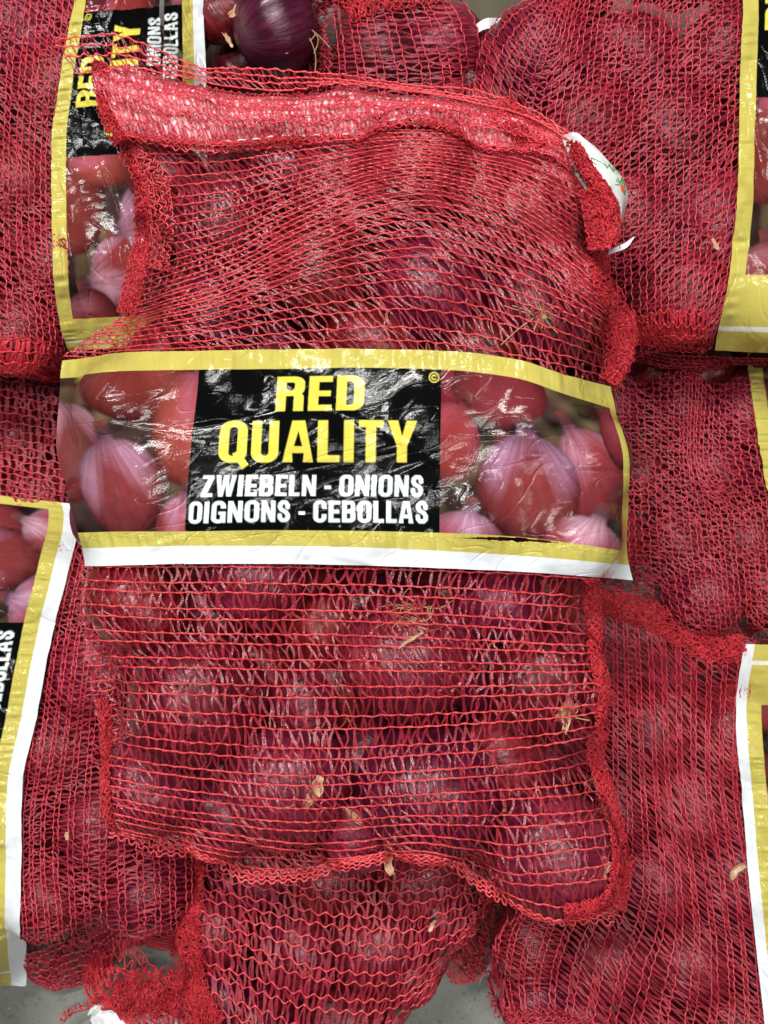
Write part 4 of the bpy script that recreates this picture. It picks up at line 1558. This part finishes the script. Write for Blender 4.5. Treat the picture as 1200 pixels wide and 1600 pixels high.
    weave(b, sk, FLAT(.205), z0, [.0, .35, .7, 1.0], 10, amp=.1, radius=.0006, rw=.0014, mats=('cord', 'ribbon'), seed=83, names=('underside_cords', 'underside_ribbons'), zf=lambda u, v: -.045 * v)

    # --- selvedges
    frill(b, [(192, 205), (212, 250), (226, 300), (226, 360), (210, 430), (196, 490)], 28, H, z0, 800, 84, .005, 'left_seam', cords=4)
    frill(b, [(205, 230), (238, 290), (250, 350), (238, 420)], 46, H, z0, 500, 85, .004, 'left_seam', mats=('cord', 'ribbon'), cords=5)
    frill(b, [(158, 1090), (164, 1150), (165, 1210), (167, 1260), (175, 1300)], 15, H, z0, 300, 86, .004, 'left_seam', cords=3)
    frill(b, [(905, 245), (925, 310), (932, 370), (938, 430), (962, 480), (968, 530), (958, 585)], 34, H, z0, 1100, 87, .005, 'right_seam', cords=5, lift=.002)
    frill(b, [(962, 485), (978, 510), (972, 560), (950, 598)], 30, H, z0, 600, 88, .007, 'right_seam', cords=3, lift=.004)
    frill(b, [(925, 905), (928, 960), (930, 1010), (944, 1090), (940, 1140), (932, 1180), (946, 1235), (964, 1300), (970, 1360), (966, 1420)], 23, H, z0, 1300, 89, .004, 'right_seam', cords=4)
    frill(b, [(880, 1428), (930, 1420), (965, 1395), (972, 1340)], 34, H, z0, 600, 90, .006, 'corner_gather', cords=4)

    # --- folded mouth: white drawstring film inside red net, loose net edge over it
    MH = lambda x, y: np.maximum(H(x, y), .252)
    band = Patch([[(140, 84), (200, 94), (300, 120), (420, 136), (520, 130), (640, 140), (760, 150), (850, 182), (905, 222)],
                  [(144, 132), (210, 144), (300, 160), (420, 171), (520, 164), (640, 172), (760, 184), (840, 205), (905, 240)],
                  [(162, 186), (225, 202), (330, 214), (430, 209), (520, 204), (640, 204), (740, 214), (820, 230), (900, 262)]])
    prof = lambda u, v: .011 * np.sin(np.pi * np.clip(v, 0, 1)) ** .8 + .0035 * N1(u * 14, v * 3) + .002 * N2(u * 30, v * 7)
    film_patch('drawstring_film', band, MH, z0, b, M['pinkfilm'], 160, 26, zf=lambda u, v: prof(u, v) + .001)
    weave(b, band, MH, z0, spaced(9, .15, .15, 23), 6.2, amp=.20, wob=.8, radius=.0005, rw=.0013, slant=.35, mats=('mouth_cord', 'mouth_ribbon'), seed=91, names=('mouth_cords', 'mouth_ribbons'), rand=.3, per=2, zf=lambda u, v: prof(u, v) + .0025)
    band2 = Patch([[(148, 84), (300, 126), (420, 146), (520, 146), (640, 152), (760, 160), (860, 196), (908, 232)], [(178, 200), (330, 222), (430, 218), (520, 212), (640, 212), (740, 222), (820, 240), (902, 272)]])
    weave(b, band2, MH, z0, spaced(6, .3, .2, 24), 8.5, amp=.15, wob=.9, radius=.0005, rw=.0010, slant=.5, mats=('mouth_cord', 'mouth_ribbon'), seed=92, names=('mouth_cords', 'mouth_ribbons'), rand=.35, per=1, zf=lambda u, v: prof(u, v) + .0045)
    frill(b, [(160, 196), (230, 208), (330, 218), (430, 213), (520, 208), (640, 207), (740, 217), (820, 235), (896, 262)], 13, MH, z0, 420, 93, .003, 'mouth_seam', cords=3, lift=.004)
    frill(b, [(148, 90), (154, 130), (164, 180), (185, 215)], 22, MH, z0, 420, 94, .006, 'mouth_seam', cords=3, lift=.008)
    frill(b, [(775, 160), (800, 180), (830, 200), (850, 225)], 50, MH, z0, 260, 95, .004, 'mouth_gather', cords=4, lift=.010)
    # loose top edge
    edge = Patch([[(84, 60), (130, 52), (200, 58), (270, 84), (330, 102), (380, 97), (440, 106), (520, 108), (620, 126), (730, 138), (800, 160), (850, 172), (890, 205)],
                  [(96, 84), (140, 76), (205, 82), (270, 104), (330, 118), (390, 122), (450, 126), (520, 124), (620, 138), (730, 150), (800, 172), (850, 190), (895, 222)],
                  [(120, 118), (160, 112), (215, 110), (275, 122), (330, 132), (390, 142), (450, 144), (520, 138), (620, 146), (730, 160), (800, 184), (850, 200), (898, 235)]])
    weave(b, edge, FLAT(.258), .262, [0, .36, .66, 1.0], 10.5, amp=.10, wob=.25, radius=.0006, rw=.0009, slant=.35, mats=('cord', 'ribbon'), seed=96, names=('loose_edge_cords', 'loose_edge_ribbons'), rand=.2, zf=lambda u, v: .004 * N1(u * 9, v * 2) + .010 * v)
    # white stitches
    st = resample([(345, 213), (430, 207), (520, 202), (640, 201)], 26)
    for k in range(0, 25, 2):
        a_, c_ = st[k], st[k + 1]
        q = np.stack([np.linspace(a_[0], c_[0], 5), np.linspace(a_[1], c_[1], 5)], 1)
        x, y = W(q[:, 0], q[:, 1], z0)
        G = Geo()
        G.tubes(np.stack([x, y, MH(x, y) + .0075 + .001 * np.sin(np.linspace(0, np.pi, 5))], -1)[None], .0006, 5)
        s_ = G.build('stitch', M['pinkfilm'], b, kind=None)
    # white tag with a small carrot mark, gripped by the ruffled selvedge
    tg = Patch([[(876, 216), (896, 214), (910, 226), (920, 240)], [(892, 262), (922, 247), (954, 260), (971, 272)], [(917, 312), (942, 298), (970, 290), (984, 298)], [(927, 352), (950, 342), (967, 338), (978, 332)], [(922, 394), (942, 387), (958, 376), (968, 368)]], vs=[0, .3, .6, .8, 1], n=7)

    def tag_print(U, V):
        px, py = tg(U, V)
        px, py = px + 8, py - 2
        c = np.empty(U.shape + (3,))
        c[:] = SRGB(206, 208, 206)
        green, org, dg = SRGB(60, 150, 70), SRGB(222, 110, 60), SRGB(52, 120, 60)

        def put(m, col):
            c[m] = col
        # stray letters of a green word running down the slope
        for pts, w in [([(949, 261), (953, 267)], 2.4), ([(953, 267), (957, 260)], 2.0), ([(957, 260), (960, 269)], 2.6), ([(963, 265), (962, 272)], 2.6), ([(962, 272), (968, 266)], 2.0),
                       ([(963, 274), (970, 274)], 1.0), ([(928, 251), (938, 256)], 1.6), ([(938, 256), (949, 262)], 1.3)]:
            put(stroke(px, py, pts, w), green)
        put(inside(px, py, [(974, 288), (984, 292), (982, 303), (976, 300)]), org)
        for pts, w in [([(975, 287), (978, 280)], 3.2), ([(979, 288), (981, 281)], 3.0), ([(983, 290), (984, 284)], 2.6), ([(973, 289), (967, 285)], 1.8), ([(973, 292), (966, 292)], 1.8), ([(973, 286), (969, 281)], 1.6), ([(985, 296), (983, 303)], 3.0)]:
            put(stroke(px, py, pts, w), dg if w < 2 else green)
        return c
    film_patch('white_tag', tg, FLAT(.262), .265, b, M['label'], 150, 200, zf=lambda u, v: .010 * np.sin(u * 2.6) - .012 * u * u + .002 * N1(u * 5, v * 6) + .006, colors=tag_print)
    hook = Patch([[(950, 392), (972, 384), (988, 372)], [(948, 400), (974, 392), (990, 372)]])
    film_patch('tag_corner', hook, FLAT(.268), .265, b, M['white'], 14, 6, zf=lambda u, v: .004 * np.sin(u * 3))
    ruf = Patch([[(882, 225), (905, 270), (925, 320), (932, 395)], [(894, 232), (918, 272), (946, 318), (946, 392)], [(902, 240), (926, 278), (962, 338), (952, 390)]])
    weave(b, ruf, FLAT(.277), .275, spaced(9, 0, .2, 25), 5.0, amp=.25, wob=1.0, radius=.0006, rw=.0015, slant=.6, mats=('seam', 'seam_ribbon'), seed=97, names=('ruffle_cords', 'ruffle_ribbons'), rand=.5, per=3, roll=.9, zf=lambda u, v: .010 * np.sin(np.pi * v) + .004 * N1(u * 18, v * 5))
    frill(b, [(895, 236), (920, 276), (946, 314), (956, 350), (948, 386)], 24, FLAT(.280), .278, 1100, 98, .006, 'ruffle_edge', cords=4)
    frill(b, [(918, 300), (930, 350), (936, 395)], 36, FLAT(.278), .276, 500, 99, .006, 'ruffle_edge', cords=4)

    # --- the label
    cols = [86, 185, 298, 418, 553, 688, 806, 905, 984]
    rows = [
        [(95, 562), (195, 550), (312, 548), (425, 546), (555, 545), (690, 548), (800, 560), (885, 586), (955, 603)],
        [(91, 590), (192, 580), (311, 578), (424, 577), (555, 575), (690, 578), (800, 590), (888, 618), (964, 640)],
        [(85, 692), (185, 700), (298, 705), (418, 705), (553, 705), (688, 706), (806, 712), (905, 722), (984, 735)],
        [(121, 832), (200, 830), (289, 830), (414, 828), (551, 829), (687, 832), (805, 838), (905, 850), (983, 862)],
        [(127, 857), (205, 855), (292, 853), (416, 853), (552, 855), (690, 861), (805, 868), (905, 876), (985, 884)],
        [(131, 885), (210, 883), (295, 881), (418, 881), (553, 883), (692, 888), (808, 893), (908, 900), (990, 907)]]
    HL = H.blurred(90, .0050)

    def slit(X, Y):
        t = (X - 716) / 172
        return (t > 0) & (t < 1) & (np.abs(Y - 836 + 5 * t - .0 * X) < 3.4 * np.sin(np.pi * np.clip(t, 0, 1)) * (1 + .3 * N1(X / 9, 0)))
    label_sheet('label_band', Patch(rows, PV, cols), HL, z0, b, 800, 320, seed=3, hole=slit)
    return made, H


made, HF_ = front_bag()


def by(word):
    return next(o for k, o in made.items() if word in k)


def on_front(px, py, dz=.002):
    x, y, z = lay(np.array([float(px)]), np.array([float(py)]), .285, HF_)
    return float(x[0]), float(y[0]), float(z[0]) + dz


g_ = np.random.default_rng(5)
n_ = 26
t_ = np.linspace(0, 1, 8)[None]
sx_, sy_ = 655 + g_.normal(0, 16, (n_, 1)), 968 + g_.normal(0, 15, (n_, 1))
an_ = np.where(g_.random((n_, 1)) < .65, np.pi - .25, -.9) + g_.normal(0, .5, (n_, 1))
ln_, cv_ = g_.uniform(18, 72, (n_, 1)), g_.normal(0, 1.1, (n_, 1))
qx_ = sx_ + ln_ * t_ * np.cos(an_ + cv_ * t_)
qy_ = sy_ - ln_ * t_ * np.sin(an_ + cv_ * t_) * .6
hx_, hy_, hz_ = lay(qx_, qy_, .285, HF_)
G = Geo()
G.tubes(np.stack([hx_, hy_, hz_ - .0015 + g_.uniform(-.001, .002, (n_, 1))], -1), .00022, 4)
k_ = G.build('root_tuft', M['root'], None, kind=None)
k_.parent = by('root tuft')
k_.matrix_parent_inverse = Matrix_inv(by('root tuft'))
x, y, z = on_front(885, 1112, .000)
roots(by('tan neck'), (.1, -.4, .2), 22, .009, 6, at=(x, y, z - .004), spread=.8, rad=.0004, name='dry_neck')
x, y, z = on_front(855, 490, .0)
roots(by('root patch'), (-.3, .2, .1), 22, .009, 7, at=(x, y, z - .004), spread=.9, name='root_patch')
x, y, z = on_front(640, 208, .0)
roots(by('bright highlight'), (.1, .3, .4), 20, .008, 8, at=(x, y, z - .003), spread=.9, name='root_patch')

for k, (px, py, ln, wd, ang, lab) in enumerate([
        (607, 1353, .018, .006, -1.3, 'pale curled skin chip hanging at the bottom fold of the front bag'),
        (490, 1240, .024, .008, 1.1, 'tan peeling skin piece on the lower left middle onion'),
        (552, 1278, .016, .005, -.8, 'tan skin scrap right of the peeling onion in the front bag'),
        (886, 1118, .020, .006, 1.4, 'tan skin shred on the onion by the right seam'),
        (947, 1362, .012, .006, 1.2, 'small tan chip in the lower right corner of the front bag'),
        (640, 1000, .018, .002, .6, 'straw-like root piece across the big tufted onion')]):
    x, y, z = on_front(px, py, .0012 if k in (0, 5) else -.0045)
    s = K * (CAM_Z - .285)
    flake(600 + x / s, 800 - y / s, z, ln, wd, ang, lab, seed=10 + k) if False else flake(600 + x / (K * (CAM_Z - z)), 800 - y / (K * (CAM_Z - z)), z, ln, wd, ang, lab, seed=10 + k)
flake(675, 1446, .154, .010, .003, 1.0, 'thin curled skin chip on the bottom middle bag', seed=31)
flake(105, 1306, .156, .006, .003, 1.5, 'tiny pale skin chip on the lower left bag', seed=32)
flake(1150, 1360, .138, .016, .006, .8, 'brownish skin scrap by the white edge of the lower right label', seed=33)
flake(1090, 1505, .132, .013, .006, .3, 'brownish skin scrap low on the lower right bag', seed=34)

# a yellowish board between two bags, enlarged and coloured dark for the notch's shade
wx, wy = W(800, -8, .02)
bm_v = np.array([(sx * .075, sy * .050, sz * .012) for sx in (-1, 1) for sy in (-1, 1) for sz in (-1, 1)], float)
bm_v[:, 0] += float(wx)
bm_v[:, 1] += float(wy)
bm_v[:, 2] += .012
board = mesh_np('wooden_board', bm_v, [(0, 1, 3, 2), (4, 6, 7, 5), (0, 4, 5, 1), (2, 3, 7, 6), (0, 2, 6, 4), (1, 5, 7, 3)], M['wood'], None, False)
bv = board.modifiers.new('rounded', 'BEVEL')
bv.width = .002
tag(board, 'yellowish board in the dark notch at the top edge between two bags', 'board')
